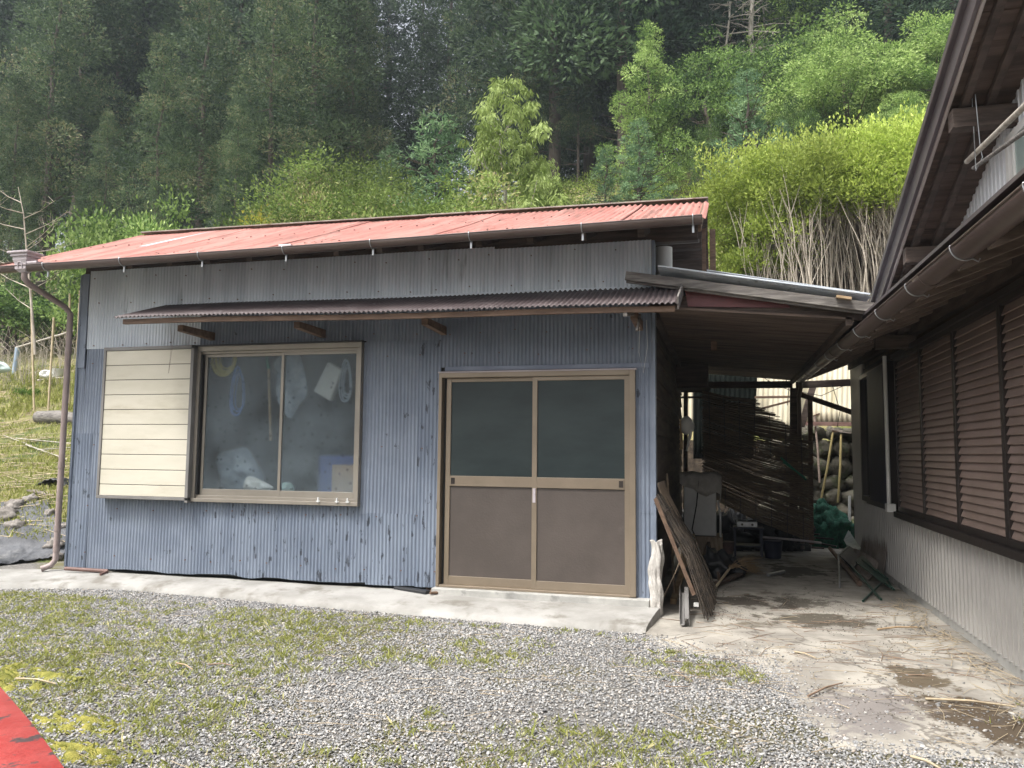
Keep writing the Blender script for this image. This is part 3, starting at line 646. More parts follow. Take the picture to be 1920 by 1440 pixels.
ps.bar((px_a.x, 7.15, rz_(7.15)+tilt(px_a.x, .44)), (px_a.x+.02, 8.36, rz_(8.36)+tilt(px_a.x, .98)), .09, .006, (0, -.34, .94)); ps.build('patch_strip', 'galv', roof)
nl = MB()
for i in range(80):
    x = RX0+.1+(i % 40)*.178; y = EY+.25 if i < 40 else EY+1.25
    tz = tilt(x, (y-EY)/(RY-EY)); nl.tube([(x, y, rz_(y, .008)+tz), (x, y-.003, rz_(y, .016)+tz)], .009, 6)
nl.build('roof_nails', 'rust', roof)
rl = MB()
for k in range(300):
    x = random.uniform(RX0+.1, RX1-.1); y = EY+.02+abs(random.gauss(0, .35)) if k < 260 else random.uniform(EY, 8.3); v = (y-EY)/(RY-EY)
    if v > .98: continue
    z = rz_(y, .014)+tilt(x, v); a = random.gauss(1.57, .6); L = random.uniform(.01, .05); rl.tube([(x, y, z), (x+L*math.cos(a), y+L*math.sin(a), z+L*math.sin(a)*.37+.002)], .0018, 4)
tag(rl.build('roof_needles', 'dead_twig', origin=(-3, 6.5, 3.2)), 'fallen needles and twigs caught on the red roof', 'litter', kind='stuff')
# soffit boards, rafters, wall plate
ub = MB(); ub.add([(RX0+.05, EY+.03, EZ-.028), (RX1-.03, EY+.03, EZ-.028), (RX1-.03, RY, RZ-.03), (RX0+.05, RY, RZ-.03), (RX0+.05, EY+.03, EZ-.014), (RX1-.03, EY+.03, EZ-.014), (RX1-.03, RY, RZ-.016), (RX0+.05, RY, RZ-.016)],
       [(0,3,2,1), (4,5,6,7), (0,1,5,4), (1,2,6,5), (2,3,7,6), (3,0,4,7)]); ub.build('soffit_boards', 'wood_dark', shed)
for px in (185, 262, 335, 405, 482, 560, 642, 722, 798, 905, 1000, 1098, 1205):
    x = ony(px, 480, 6.4).x; r_ = MB(); dy = .42
    r_.bar((x, EY+.10, EZ-.055), (x, EY+1.6, EZ-.055+1.5*.354), .055, .075); r_.build('rafter', 'wood_dark', shed, .003)
for x in (RX0+.03, RX1-.02): vb = MB(); vb.bar((x, EY+.02, EZ-.05), (x, RY, RZ-.05), .022, .10); vb.build('verge_board', 'wood_brown', shed)
pl = MB(); pl.box((XL, D+.02, 3.05), (RX1-.05, D+.10, 3.20)); pl.box((XR, 7.75, 3.22), (RX1-.04, 7.85, 3.36)); pl.build('purlin', 'wood_dark', shed)
# boards and post under the right verge
gb = MB()
for i in range(7): gb.box((XR+.02, 8.5, 2.62+i*.17), (-.12, 8.52+.004*(i%2), 2.78+i*.17))
gb.build('gable_boards', 'wood_dark', shed)
gb = MB(); gb.box((XR+.01, D+.12, 3.06), (-.17, D+.16, 3.085)); gb.build('ledger', 'wood_grey', shed)
gb = MB(); gb.box((-.15, 7.0, 2.45), (-.115, 7.04, 3.2)); gb.build('post', 'wood_brown', shed)
gb = MB(); gb.box((-.10, 8.45, 2.3), (-.04, 8.51, 3.6)); gb.build('post', 'wood_brown', shed)
gb = MB(); gb.tube([(XR+.09, 7.05, 2.6), (XR+.09, 7.05, 3.055)], .075, 16); gb.build('vent_pipe', 'white', shed)
# gutter
def halfpipe(mb, p0, p1, r, n=10, wobble=None, th=.003, segs=24):
    p0 = Vector(p0); p1 = Vector(p1); d = (p1-p0); s = Vector((d.y, -d.x, 0)).normalized(); vs = []
    for k in range(segs+1):
        c = p0+d*k/segs+(Vector(wobble(k/segs)) if wobble else Vector())
        for rr in (r, r-th):
            for i in range(n+1):
                a = math.pi*i/n; vs.append(c-s*math.cos(a)*rr+Vector((0, 0, -math.sin(a)*rr)))
    m_ = 2*(n+1); fs = []
    for k in range(segs):
        for q in (0, n+1):
            for i in range(n): fs.append((k*m_+q+i, k*m_+q+i+1, (k+1)*m_+q+i+1, (k+1)*m_+q+i))
        for i in (0, n): fs.append((k*m_+i, k*m_+n+1+i, (k+1)*m_+n+1+i, (k+1)*m_+i))
    mb.add(vs, fs, True)
    for k in (0, segs): mb.add([vs[k*m_+i] for i in range(n+1)], [tuple(range(n+1))])
gsag = lambda t: (0, 0, -.012*math.sin(math.pi*t)-.05*(1-t))
GY, GZ = 6.11, 3.038
g = MB(); halfpipe(g, (-7.9, GY, GZ), (-.125, GY, GZ), .056, wobble=gsag)
for s in (-1, 1):
    pts = [Vector((-7.9+7.775*k/24, GY+s*.056, GZ))+Vector(gsag(k/24)) for k in range(25)]; g.tube(pts, .005, 6)
gut = g.build('gutter', 'gutter', shed)
for px in (90, 232, 378, 535, 698, 882, 1092, 1300):
    x = ony(px, 470, GY).x; zz = GZ+gsag((x+7.9)/7.775)[2]; b = MB()
    b.tube([(x, GY+.07, zz+.03), (x, GY+.02, zz+.012), (x, GY-.06, zz+.008)]+[(x, GY-.06*math.cos(t), zz-.06*math.sin(t)) for t in np.linspace(.1, 1.9, 9)], .0045, 6)
    b.bar((x, GY+.02, zz-.055), (x, GY+.02, zz-.115), .016, .012); b.build('gutter_bracket', 'steel', gut)
for px in (540, 70): 
    x = ony(px, 470, GY).x; b = MB(); halfpipe(b, (x-.06, GY, GZ-.015), (x+.06, GY, GZ-.015), .061, segs=2); b.build('gutter_joint', 'gutter_pale', gut)
# rain head and downpipe
rh = MB(); c = ony(47, 495, GY); x, z = c.x, c.z
def ring(z, w, d, y): return [(x-w, y-d, z), (x+w, y-d, z), (x+w, y+d, z), (x-w, y+d, z)]
prof = [(.115, .115), (.112, .125), (.095, .125), (.085, .10), (.065, .105), (.06, .085), (.03, .085), (.0, .072), (-.06, .066), (-.075, .05), (-.09, .035)]
vs = []
for dz, w in prof: vs += ring(z+dz, w, w*.8, GY)
rh.add(vs, [(i*4+k, i*4+(k+1) % 4, i*4+4+(k+1) % 4, i*4+4+k) for i in range(len(prof)-1) for k in range(4)]+[(0, 1, 2, 3)])
rh.tube([(x-.025, GY-.058, z-.05), (x-.025, GY-.062, z-.01), (x-.012, GY-.063, z+.008), (x+.012, GY-.063, z+.008), (x+.025, GY-.062, z-.01), (x+.025, GY-.058, z-.05)], .005, 6)
rh.build('rain_head', 'gutter_pale', shed, .004)
dp = MB(); DX = -6.66
el = ony(150, 580, 6.70); dp.tube([(x, GY, z-.08), (x, GY, z-.14), (x+.02, GY+.03, z-.19), (DX-.04, 6.68, el.z+.03), (DX, 6.72, el.z-.04), (DX, 6.72, .9), (DX, 6.72, .06), (DX-.03, 6.69, .0), (DX-.09, 6.63, -.03)], .03, 12)
for zz in (2.2, 1.0, .35, .14): dp.tube([(DX, 6.72, zz), (DX, 6.72, zz+.05)], .034, 12)
dp.build('downpipe', mat('faded_brown_pipe', (.23, .18, .17), (.29, .235, .225), 3, .5), shed)

# awning
aw = MB(); AY0, AY1, AZ0, AZ1 = 6.08, 6.79, 2.435, 2.68
asag = lambda u, v: (0, 0, -.045*u*(1) - .012*math.sin(2*math.pi*u)+.004*math.sin(u*60))
asag = lambda u, v: (0, 0, -(.075-.035*v)*u+.006*math.sin(u*9))
corr(aw, (-5.53, AY0, AZ0), (1, 0, 0), (0, AY1-AY0, AZ1-AZ0), 5.23, math.hypot(AY1-AY0, AZ1-AZ0), .045, .0085, (0, -.3, .95), 6, 4, sag=asag)
awn = aw.build('awning', 'brown_tin', shed, solid=.0015)
bm = MB()
for k in range(12):
    u0, u1 = k/12, (k+1)/12
    bm.bar((-5.46+5.12*u0, AY0+.06, AZ0-.035+asag(u0, 0)[2]), (-5.46+5.12*u1, AY0+.06, AZ0-.035+asag(u1, 0)[2]), .035, .045)
bm.build('front_beam', 'wood_brown', awn)
for px in (345, 562, 800, 1190):
    x = ony(px, 600, 6.35).x; b = MB(); zz = AZ0-.09-.04*(x+5.53)/5.23
    b.add([(x-.03, 6.30, zz-.02), (x+.03, 6.30, zz-.02), (x+.03, 6.30, zz+.04), (x-.03, 6.30, zz+.04), (x-.025, D, zz-.04), (x+.025, D, zz-.04), (x+.025, D, zz+.04), (x-.025, D, zz+.04), ], [(0,1,2,3), (7,6,5,4), (0,4,5,1), (1,5,6,2), (2,6,7,3), (3,7,4,0)])
    b.build('awning_bracket', 'wood_brown', awn, .003)
b = MB(); b.bar((-.315, AY0+.0, AZ0-.07), (-.305, AY1-.2, AZ1-.11), .014, .10); b.build('end_board', 'wood_grey', awn)

# ---- window
win = empty('window', (-4.19, D, .70), None, None); win.parent = shed; win.location = Vector((-4.19, D, .70))-Vector(shed.location)
for k in ('label', 'category'):
    if k in win: del win[k]
WX0, WX1, WZ0, WZ1 = -5.085, -3.285, .69, 2.235
f = MB(); y0 = D-.065
f.box((WX0, y0, WZ1-.05), (WX1, D+.04, WZ1)); f.box((WX0, y0-.012, WZ0), (WX1+.005, D+.04, WZ0+.035)); f.box((WX1-.035, y0, WZ0+.035), (WX1, D+.04, WZ1-.05)); f.box((WX0, y0, WZ0+.035), (WX0+.035, D+.04, WZ1-.05))
f.box((WX0+.03, y0+.025, WZ0+.035), (WX1-.035, D+.04, WZ0+.065)); f.box((WX0+.03, y0+.03, WZ1-.075), (WX1-.035, D+.04, WZ1-.05))
f.build('window_frame', 'bronze_grey', win, .003)
f = MB(); f.box((WX0-.02, D-.09, WZ1), (WX1+.02, D+.02, WZ1+.012)); f.build('drip_cap', 'black', win)
xm = ony(527, 790, D-.03).x
def sash(x0, x1, y):
    z0, z1 = WZ0+.066, WZ1-.076
    s = MB(); s.box((x0, y, z0), (x0+.03, y+.022, z1)); s.box((x1-.03, y, z0), (x1, y+.022, z1)); s.box((x0+.03, y, z0), (x1-.03, y+.022, z0+.06)); s.box((x0+.03, y, z1-.03), (x1-.03, y+.022, z1))
    so = s.build('sash', 'bronze_grey', win, .002)
    p = MB(); p.box((x0+.03, y+.009, z0+.06), (x1-.03, y+.013, z1-.03)); p.build('pane', 'glass', so, origin=None)
sash(WX0+.055, xm+.012, D-.012); sash(xm-.015, WX1-.036, D-.036)
cl_ = MB()
for px in (597, 632, 652):
    q = ony(px, 937, D-.08); cl_.box((q.x-.006, D-.092, WZ0+.03), (q.x+.006, D-.075, WZ0+.075)); cl_.box((q.x-.018, D-.09, WZ0+.035), (q.x+.018, D-.078, WZ0+.045))
cl_.build('sill_clips', 'white_dull', win)
# ---- shutter box
sx0, sx1, sz0, sz1 = -6.17, -5.085, .70, 2.245; sy = D-.115
bx = MB(); bx.box((sx0, sy-.006, sz1-.035), (sx1, D-.02, sz1)); bx.box((sx0, sy-.006, sz0), (sx1, D-.02, sz0+.03)); bx.box((sx0, sy-.006, sz0+.03), (sx0+.03, D-.02, sz1-.035)); bx.box((sx1-.035, sy-.006, sz0-.02), (sx1, D-.02, sz1+.0))
shb = bx.build('shutter_box', 'frame_grey', shed, .003)
pn = MB(); n = 10; h = (sz1-.035-sz0-.03)/n*1.0; z = sz1-.035
hs = [1]*9+[.75]; tot = sum(hs); h = (sz1-.035-sz0-.03)/tot
for k in range(n):
    z1 = z-.004; z0 = z-h*hs[k]+.002; pn.box((sx0+.03, sy+.004, z0), (sx1-.035, D-.03, z1)); z -= h*hs[k]
pn.build('cream_panel', 'cream', shb, .003)
bk = MB(); bk.box((sx0+.03, sy+.012, sz0+.03), (sx1-.035, D-.035, sz1-.036)); bk.build('panel_backing', 'black', shb)
ch = MB(); ch.box((WX0+.036, D-.05, WZ0+.07), (WX0+.05, D+.03, WZ1-.08)); ch.build('shutter_channel', 'black', win)
# ---- sliding door
door = empty('sliding_door', Vector((-1.6, D, 0)), None, None); door.parent = shed; door.location = Vector((-1.6, D, .0))-Vector(shed.location)
for k in ('label', 'category'):
    if k in door: del door[k]
DX0, DX1, DZ1 = -2.505, -.715, 1.925
f = MB(); f.box((DX0, D-.055, 0), (DX0+.03, D+.05, DZ1)); f.box((DX1-.05, D-.055, .0), (DX1, D+.05, DZ1)); f.box((DX0+.03, D-.055, DZ1-.045), (DX1-.05, D+.05, DZ1)); f.box((DX0+.03, D-.05, -.005), (DX1-.05, D+.05, .016))
f.build('door_frame', 'bronze', door, .003)
f = MB(); f.box((DX0-.01, D-.06, DZ1), (DX1+.01, D, DZ1+.012)); f.build('drip_cap', 'gutter_pale', door)
xm = ony(1002, 900, D-.03).x
zr1, zr0 = wz(843, 892, D-.02), wz(843, 911, D-.02)
for x0, x1, y, hd in ((DX0+.06, xm+.022, D-.006, 1), (xm-.022, DX1-.05, D-.036, -1)):
    z0, z1 = .017, DZ1-.047
    s = MB(); s.box((x0, y, z0), (x0+.045, y+.028, z1)); s.box((x1-.045, y, z0), (x1, y+.028, z1))
    s.box((x0+.045, y, z0), (x1-.045, y+.028, z0+.075)); s.box((x0+.045, y, z1-.035), (x1-.045, y+.028, z1)); s.box((x0+.045, y-.003, zr0-.0), (x1-.045, y+.028, zr1))
    lf = s.build('door_leaf', 'bronze', door, .002)
    p = MB(); p.box((x0+.045, y+.012, z0+.075), (x1-.045, y+.018, zr0)); p.build('lower_panel', 'door_panel', lf)
    p = MB(); p.box((x0+.045, y+.012, zr1), (x1-.045, y+.016, z1-.035)); p.build('screened_pane', 'screen', lf)
    hx = x0+.075 if hd > 0 else x1-.075
    hb = MB(); hb.box((hx-.018, y-.007, zr0+.018), (hx-.012, y-.003, zr1-.018)); hb.box((hx+.012, y-.007, zr0+.018), (hx+.018, y-.003, zr1-.018)); hb.box((hx-.012, y-.007, zr1-.024), (hx+.012, y-.003, zr1-.018)); hb.box((hx-.012, y-.007, zr0+.018), (hx+.012, y-.003, zr0+.024)); hb.box((hx-.012, y-.0045, zr0+.024), (hx+.012, y-.0035, zr1-.024))
    hb.build('finger_pull', 'shutter_frame', lf)
lk = MB(); lk.box((xm-.013, D-.041, zr0-.13), (xm+.013, D-.037, zr0-.005)); lk.tube([(xm, D-.042, zr0-.05), (xm, D-.039, zr0-.05)], .007, 10); lk.build('lock_plate', 'gutter_pale', door, .001)
so = MB(); so.box((-2.52, D-.12, -.075), (-.60, D+.06, -.006)); so.build('door_sill', 'footing', shed, .006)

# wires and wood stubs under the awning
w = MB(); w.bar(ony(1172, 590, 6.12), ony(1186, 588, 6.3), .035, .03); w.build('batten_stub', 'wood_grey', awn, .002)
w = MB(); w.bar(ony(1200, 590, 6.35), ony(1194, 620, 6.2), .018, .018); w.build('batten_stub', 'wood_grey', awn, .002)
w = MB(); w.tube([ony(1200, 600, 6.6), ony(1198, 660, 6.72), ony(1206, 700, 6.73), ony(1214, 650, 6.72), ony(1212, 600, 6.6)], .0015, 5); tag(w.build('loose_wire', 'white', origin=(-.6, 6.7, 2.2)), 'thin white wire looped down beside the door top', 'wire')
w = MB(); w.tube([ony(318, 602, 6.3), ony(322, 640, 6.4), ony(316, 700, 6.45), ony(328, 618, 6.35)], .0012, 5); tag(w.build('loose_wire', 'rust', origin=(-5, 6.4, 2.2)), 'thin dark wire hanging over the cream shutter panel', 'wire')

# ---- things seen through the window
def iz(px, py, y): return ony(px, py, y)
def loops(name, m_, label, cat, c, w, h, n, y, r, top=None, jx=.012):
    mb = MB(); cx, cz = c
    for k in range(n):
        ww = w*(1-.07*k)+random.uniform(-jx, jx); hh = h*(1-.08*k)+random.uniform(-jx, jx)
        mb.tube([(cx+ww*math.sin(t)*(.55+.45*(1-math.cos(t))/2 if top else 1), y+.012*k+.004*math.sin(3*t), cz+hh*math.cos(t)) for t in np.linspace(0, 2*math.pi, 30)], r, 6)
    o = mb.build(name, m_, origin=(cx, y, cz)); return tag(o, label, cat)
q = iz(428, 678, 6.98); loops('hose_coil', 'yellow', 'yellow hose coil hanging inside the left window pane', 'hose', (q.x, q.z+.04), .14, .20, 6, 6.9, .009)
q = iz(455, 735, 6.98); loops('cord_coil', 'blue_rope', 'long blue cord coil hanging inside below the yellow hose', 'rope', (q.x, q.z), .10, .25, 5, 6.88, .006, True)
q = iz(655, 715, 6.98); loops('cord_coil', 'plastic_bag', 'pale rope loops hanging inside at the right window edge', 'rope', (q.x, q.z), .07, .20, 5, 6.9, .007, True)
t = MB(); t.tube([iz(504, 690, 6.9), iz(508, 826, 6.9)], .014, 8); t0 = t.build('handle', 'wood_tan', None)
e = empty('hand_tool', iz(506, 826, 6.9), 'green-topped wooden tool handle hanging inside next to the window meeting rail', 'tool'); t0.data.transform(Matrix.Translation(-e.location)); t0.parent = e
t = MB(); t.tube([iz(499, 655, 6.9), iz(504, 692, 6.9)], .017, 8); t.build('grip', 'green_plastic', e)
def crump(name, m_, label, cat, pxs, y, amp=.05, origin=None, group=None, thick=.06):
    """crumpled sheet over a closed pixel outline, real thickness"""
    for _ in range(2): pxs = [((a[0]*w_+b[0]*(1-w_)), (a[1]*w_+b[1]*(1-w_))) for a, b in zip(pxs, pxs[1:]+pxs[:1]) for w_ in (.75, .25)]
    P = [ony(a, b, y) for a, b in pxs]; c = sum(P, Vector())/len(P); mb = MB(); n = len(P); ringn = 8; vs = []
    for s in (-1, 1):
        for k in range(ringn+1):
            for p in P:
                q = c.lerp(p, k/ringn); d = thick*.5*math.sqrt(max(0, 1-(k/ringn)**2)); q = q+Vector((0, s*d+amp*(1.6*noise.noise(q*11+Vector((s, 0, 0)))+.7*noise.noise(q*27))*(1-(k/ringn)**3), 0)); vs.append(q)
    m_n = (ringn+1)*n; fs = []
    for s in (0, 1):
        for k in range(ringn):
            for i in range(n):
                a = s*m_n+k*n+i; b = s*m_n+k*n+(i+1) % n; fs.append((a, b, b+n, a+n))
    mb.add(vs, fs, True); o = mb.build(name, m_, origin=c); return tag(o, label, cat, group)
crump('plastic_bag', 'plastic_bag', 'crumpled milky plastic bag hanging inside behind the window meeting rail', 'bag', [(535, 660), (560, 655), (572, 700), (578, 740), (560, 760), (545, 790), (530, 770), (515, 740), (522, 700), (510, 680)], 7.0)
crump('plastic_bag', 'plastic_bag', 'large slumped milky bag inside at the lower left of the window', 'bag', [(405, 850), (430, 845), (465, 835), (480, 870), (500, 900), (480, 920), (420, 925), (412, 890)], 7.15, .06, thick=.2)
crump('plastic_bag', 'white', 'white folded bag lying inside on the sill left of the meeting rail', 'bag', [(458, 900), (468, 890), (500, 905), (520, 918), (455, 925)], 6.92, .02)
crump('plastic_bag', mat('pale_green_plastic', (.4, .6, .55), (.5, .68, .62), 5, .4), 'pale green bag lying inside on the sill right of the meeting rail', 'bag', [(524, 906), (545, 903), (553, 915), (550, 926), (522, 924)], 6.93, .02)
t = MB(); P = [iz(614, 678, 6.93), iz(641, 694, 6.93), iz(618, 752, 6.93), iz(587, 733, 6.93)]
t.add(P+[p+Vector((0, .08, 0)) for p in P], [(0,1,2,3), (7,6,5,4), (0,4,5,1), (1,5,6,2), (2,6,7,3), (3,7,4,0)]); e = tag(t.build('plastic_container', 'white', bevel=.015, origin=P[2]), 'white plastic container hanging tilted inside the right pane', 'container')
t = MB(); c0, c1 = iz(626, 920, 6.95), iz(674, 872, 6.95); t.box((c0.x, 6.90, .72), (c1.x+.03, 7.15, c1.z)); tag(t.build('cardboard_box', 'card', bevel=.004, origin=(c0.x, 7, .72)), 'brown cardboard box inside at the lower right window corner', 'box')
t = MB(); c0, c1 = iz(596, 920, 7.2), iz(665, 855, 7.2); t.box((c0.x, 7.2, .6), (c1.x, 7.45, c1.z)); tag(t.build('plastic_bin', 'blue_plastic', bevel=.02, origin=(c0.x, 7.3, .6)), 'blue plastic bin inside behind the cardboard box', 'bin')
t = MB(); t.box((-5.2, 6.92, .66), (-3.1, 7.5, .70)); tag(t.build('shelf', 'interior', origin=(-4.2, 7.2, .66)), 'plain shelf inside just below the window', 'shelf')
# ------------------------------------------------------------------ LEAN-TO between shed and house
lt = empty('lean_to_roof', (.3, 9, -.13), 'low wooden lean-to roof bridging the shed and the house', 'roof')
def cz_(x): return 2.415-.10*(x+.3)
cb = MB(); ny = 26
for k in range(ny):
    y0_ = 6.66+k*.205; j = random.uniform(0, .006)
    cb.add([(XR-.02, y0_, cz_(XR)+j), (1.03, y0_, cz_(1.03)+j), (1.03, y0_+.20, cz_(1.03)+j), (XR-.02, y0_+.20, cz_(XR)+j)]+
           [(XR-.02, y0_, cz_(XR)+.02+j), (1.03, y0_, cz_(1.03)+.02+j), (1.03, y0_+.20, cz_(1.03)+.02+j), (XR-.02, y0_+.20, cz_(XR)+.02+j)],
           [(0,3,2,1), (4,5,6,7), (0,1,5,4), (1,2,6,5), (2,3,7,6), (3,0,4,7)])
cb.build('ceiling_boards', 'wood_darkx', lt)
fb = MB(); fb.bar(ony(1173, 517, 6.58), ony(1640, 577, 6.58), .03, .075); fb.build('fascia_board', 'wood_grey', lt, .003)
fb = MB(); a, b = ony(1175, 525, 6.61), ony(1640, 586, 6.61); fb.bar(a, b, .025, .05); fb.build('under_fascia', 'wood_grey', lt, .003)
P = [ony(1283, 541, 6.68), ony(1290, 575, 6.68), ony(1482, 577, 6.68), ony(1478, 571, 6.68)]
fb = MB(); fb.add(P+[p+Vector((0, .02, 0)) for p in P], [(0,1,2,3), (7,6,5,4), (0,4,5,1), (1,5,6,2), (2,6,7,3), (3,7,4,0)]); fb.build('maroon_board', 'maroon', lt)
fb = MB(); fb.bar((XR, 6.72, cz_(XR)+.075), (1.1, 6.72, cz_(1.1)+.055), .05, .10); fb.bar((XR, 9.2, cz_(XR)+.07), (1.1, 9.2, cz_(1.1)+.07), .07, .09); fb.build('roof_beam', 'wood_dark', lt)
fb = MB(); fb.bar((.99, 6.66, cz_(1)-.01), (.99, 12, cz_(1)-.01), .05, .07); fb.bar((XR+.03, 6.9, cz_(XR)-.03), (XR+.03, 12, cz_(XR)-.03), .05, .07); fb.build('edge_rail', 'wood_dark', lt)
rs = MB(); A = Vector((-.50, 6.56, 2.765)); U = Vector((0, 1, 0)); V = (Vector((1.14, 6.56, 2.445))-A)
corr(rs, A, U, V, 5.4, V.length, .0635, .008, (.1, 0, 1), 6, 3); rs.build('roof_sheet', 'galv_dull', lt, solid=.0015)
rs = MB(); rs.bar((-.50, 6.55, 2.772), (1.13, 6.55, 2.462), .03, .012); rs.bar((-.1, 6.66, 2.735), (1.06, 6.66, 2.50), .25, .006, (.1, -.15, 1)); rs.build('edge_flashing', 'galv', lt)
rs = MB(); rs.bar(ony(1480, 553, 6.60), ony(1590, 563, 6.60), .06, .012); rs.build('bent_flashing', 'galv', lt); 
rs = MB(); rs.bar(ony(1568, 556, 6.54), ony(1596, 560, 6.54), .05, .02); rs.build('wood_scrap', 'wood_tan', lt)
# debris on the lean-to roof
rs = MB()
for k in range(60):
    x = random.uniform(-.3, 1.); y = random.uniform(6.6, 8); z = 2.78-.195*(x+.5); a = random.uniform(0, 3.1); L = random.uniform(.05, .2)
    rs.tube([(x, y, z), (x+L*math.cos(a), y+L*math.sin(a), z+.02-.195*L*math.cos(a))], .004, 4)
tag(rs.build('roof_litter', 'straw', origin=(.3, 7, 2.6)), 'dry sticks and litter lying on the lean-to roof', 'litter', kind='stuff')

# frame at the back of the passage
fr = empty('passage_frame', (1., 12.0, -.13), 'dark timber post and rails at the back of the passage', 'frame')
def pbar(nm, m_, p0, p1, w, h, y, y2=None, par=fr):
    b = MB(); b.bar(ony(*p0, y), ony(*p1, y2 or y), w, h); return b.build(nm, m_, par, .003)
pbar('post', 'wood_dark', (1489, 728), (1487, 1010), .11, .11, 12.0)
pbar('rail', 'wood_dark', (1325, 722), (1486, 721), .05, .10, 12.0)
pbar('rail', 'wood_dark', (1492, 722), (1600, 717), .05, .10, 12.0)
pbar('brace', 'wood_dark', (1495, 738), (1600, 774), .05, .07, 11.9)
pbar('leaning_post', 'wood_dark', (1527, 716), (1502, 800), .09, .09, 12.4)
pbar('post', 'wood_brown', (1519, 750), (1521, 1020), .06, .07, 11.6)
pbar('post', 'wood_dark', (1268, 700), (1268, 1000), .05, .05, 11.8)
pbar('post', 'wood_dark', (1286, 700), (1285, 1000), .06, .06, 11.8)
pbar('rail', 'wood_dark', (1262, 732), (1330, 732), .04, .06, 11.8)
pbar('rail', 'wood_dark', (1262, 745), (1330, 745), .04, .03, 11.8)
pbar('brace', 'wood_brown', (1428, 766), (1482, 752), .03, .03, 12.3)
pbar('rail', 'wood_brown', (1415, 745), (1482, 744), .03, .035, 12.4)

# tin fence behind the passage
fence = empty('tin_fence', ony(1500, 800, 13), 'corrugated tin fence of green and pale sheets behind the passage', 'fence')
def tinpanel(name, m_, px, y, label, pitch=.076):
    P = [ony(a, b, y) for a, b in px]   # tl, tr, br, bl
    mb = MB(); n = int((P[1]-P[0]).length/pitch*6); k = 6; vs = []
    for j in range(k+1):
        for i in range(n+1):
            q = P[0].lerp(P[1], i/n).lerp(P[3].lerp(P[2], i/n), j/k); vs.append(q+Vector((0, -.009*math.sin(2*math.pi*i/6), 0)))
    mb.add(vs, [(j*(n+1)+i, (j+1)*(n+1)+i, (j+1)*(n+1)+i+1, j*(n+1)+i+1) for j in range(k) for i in range(n)], True)
    return tag(mb.build(name, m_, fence, solid=.002), label)
tinpanel('tin_panel', 'fence_green', [(1300, 688), (1421, 687), (1412, 860), (1300, 860)], 12.7, 'dark green corrugated panel at the left behind the reed blind')
tinpanel('tin_panel', 'fence_pale', [(1419, 672), (1500, 672), (1496, 812), (1414, 812)], 13.0, 'yellowed corrugated panel left of the dark post')
tinpanel('tin_panel', 'fence_pale', [(1500, 640), (1680, 640), (1676, 797), (1497, 797)], 13.2, 'sunlit pale corrugated panel right of the dark post')
tinpanel('tin_panel', 'fence_pale', [(1258, 700), (1300, 700), (1300, 800), (1258, 800)], 12.9, 'small pale panel seen through the gap at the far left of the passage')
b = MB(); b.bar(ony(1497, 794, 13.1), ony(1640, 796, 13.1), .04, .06); b.build('fence_rail', 'rust', fence)
# dry stone retaining wall: one thing, boulders visible as parts
sw = empty('stone_wall', (2, 14, -.15), 'mossy rounded boulder retaining wall at the back of the passage', 'wall')
bk = MB(); bk.box((-1.5, 13.98, -.4), (6, 14.2, 1.45)); bk.build('earth_core', 'soil', sw)
srng = random.Random(11); z = -.1; cnt = 0
while z < 1.5:
    x = .6+srng.uniform(0, .2); hgt = srng.uniform(.22, .32)
    while x < 3.3:
        w_ = srng.uniform(.22, .46); s = MB(); s.blob((x+w_/2, 13.85+srng.uniform(-.05, .05)+z*.08, z+hgt/2+srng.uniform(-.03, .03)), (w_*.56, .2, hgt*.58), cnt, .5, 9, 1.6)
        s.build('boulder', 'stone', sw); x += w_; cnt += 1
    z += hgt*.92

# hanging reed blind, fallen on one side
rbl = empty('reed_blind', ony(1440, 1000, 11.4), 'torn brown reed blind hanging askew across the passage', 'blind')
sl_ = MB(); BL, BR = ony(1318, 735, 11.4).x, ony(1519, 800, 11.4).x
brng = random.Random(5); N_ = 270
for k in range(N_):
    t = k/(N_-1); x0 = BL+brng.uniform(-.03, .02); zl = 2.10-1.46*t+brng.gauss(0, .004); sp = .26+.34*t+brng.gauss(0, .012); u1 = 1.
    while u1 > .5 and zl-sp*u1 > 1.99-.60*(u1-.47)/.53+brng.gauss(0, .02): u1 -= .02
    x1 = x0+(BR-BL)*u1+brng.uniform(-.04, .03); y = 11.4+.05*math.sin(t*7)+brng.uniform(-.008, .008)
    if brng.random() < .03: sp += brng.uniform(.02, .08)
    sl_.tube([(x0, y, zl), ((x0+x1)/2, y+.02*math.sin(t*9), zl-sp*u1*.5-.02-.02*t+brng.gauss(0, .006)), (x1, y+.02, zl-sp*u1)], .0052, 4, False)
sl_.build('slats', 'reed', rbl)
for k in range(7):
    u = (k+.4)/7; x = BL+(BR-BL)*u; c_ = MB(); z0 = 2.08-.28*u if u < .48 else 1.95-.60*(u-.47)/.53; z1 = .60-.62*u
    c_.tube([(x, 11.375, z0), (x+.01, 11.39, (z0+z1)/2-.04), (x, 11.375, z1)], .004, 4); c_.build('cord', 'black', rbl)

# dark box (heater) up in the corner
b = MB(); a0 = ony(1264, 650, 10.8); a1 = ony(1328, 725, 10.8); b.box((a0.x, 10.7, a1.z), (a1.x, 11.2, a0.z)); b.box((a0.x-.01, 10.68, a1.z-.02), (a1.x+.02, 11.2, a1.z)); tag(b.build('wall_cabinet', 'wood_dark', bevel=.006, origin=(a0.x, 11, a1.z)), 'dark wooden cabinet fixed high under the lean-to ceiling', 'cabinet')
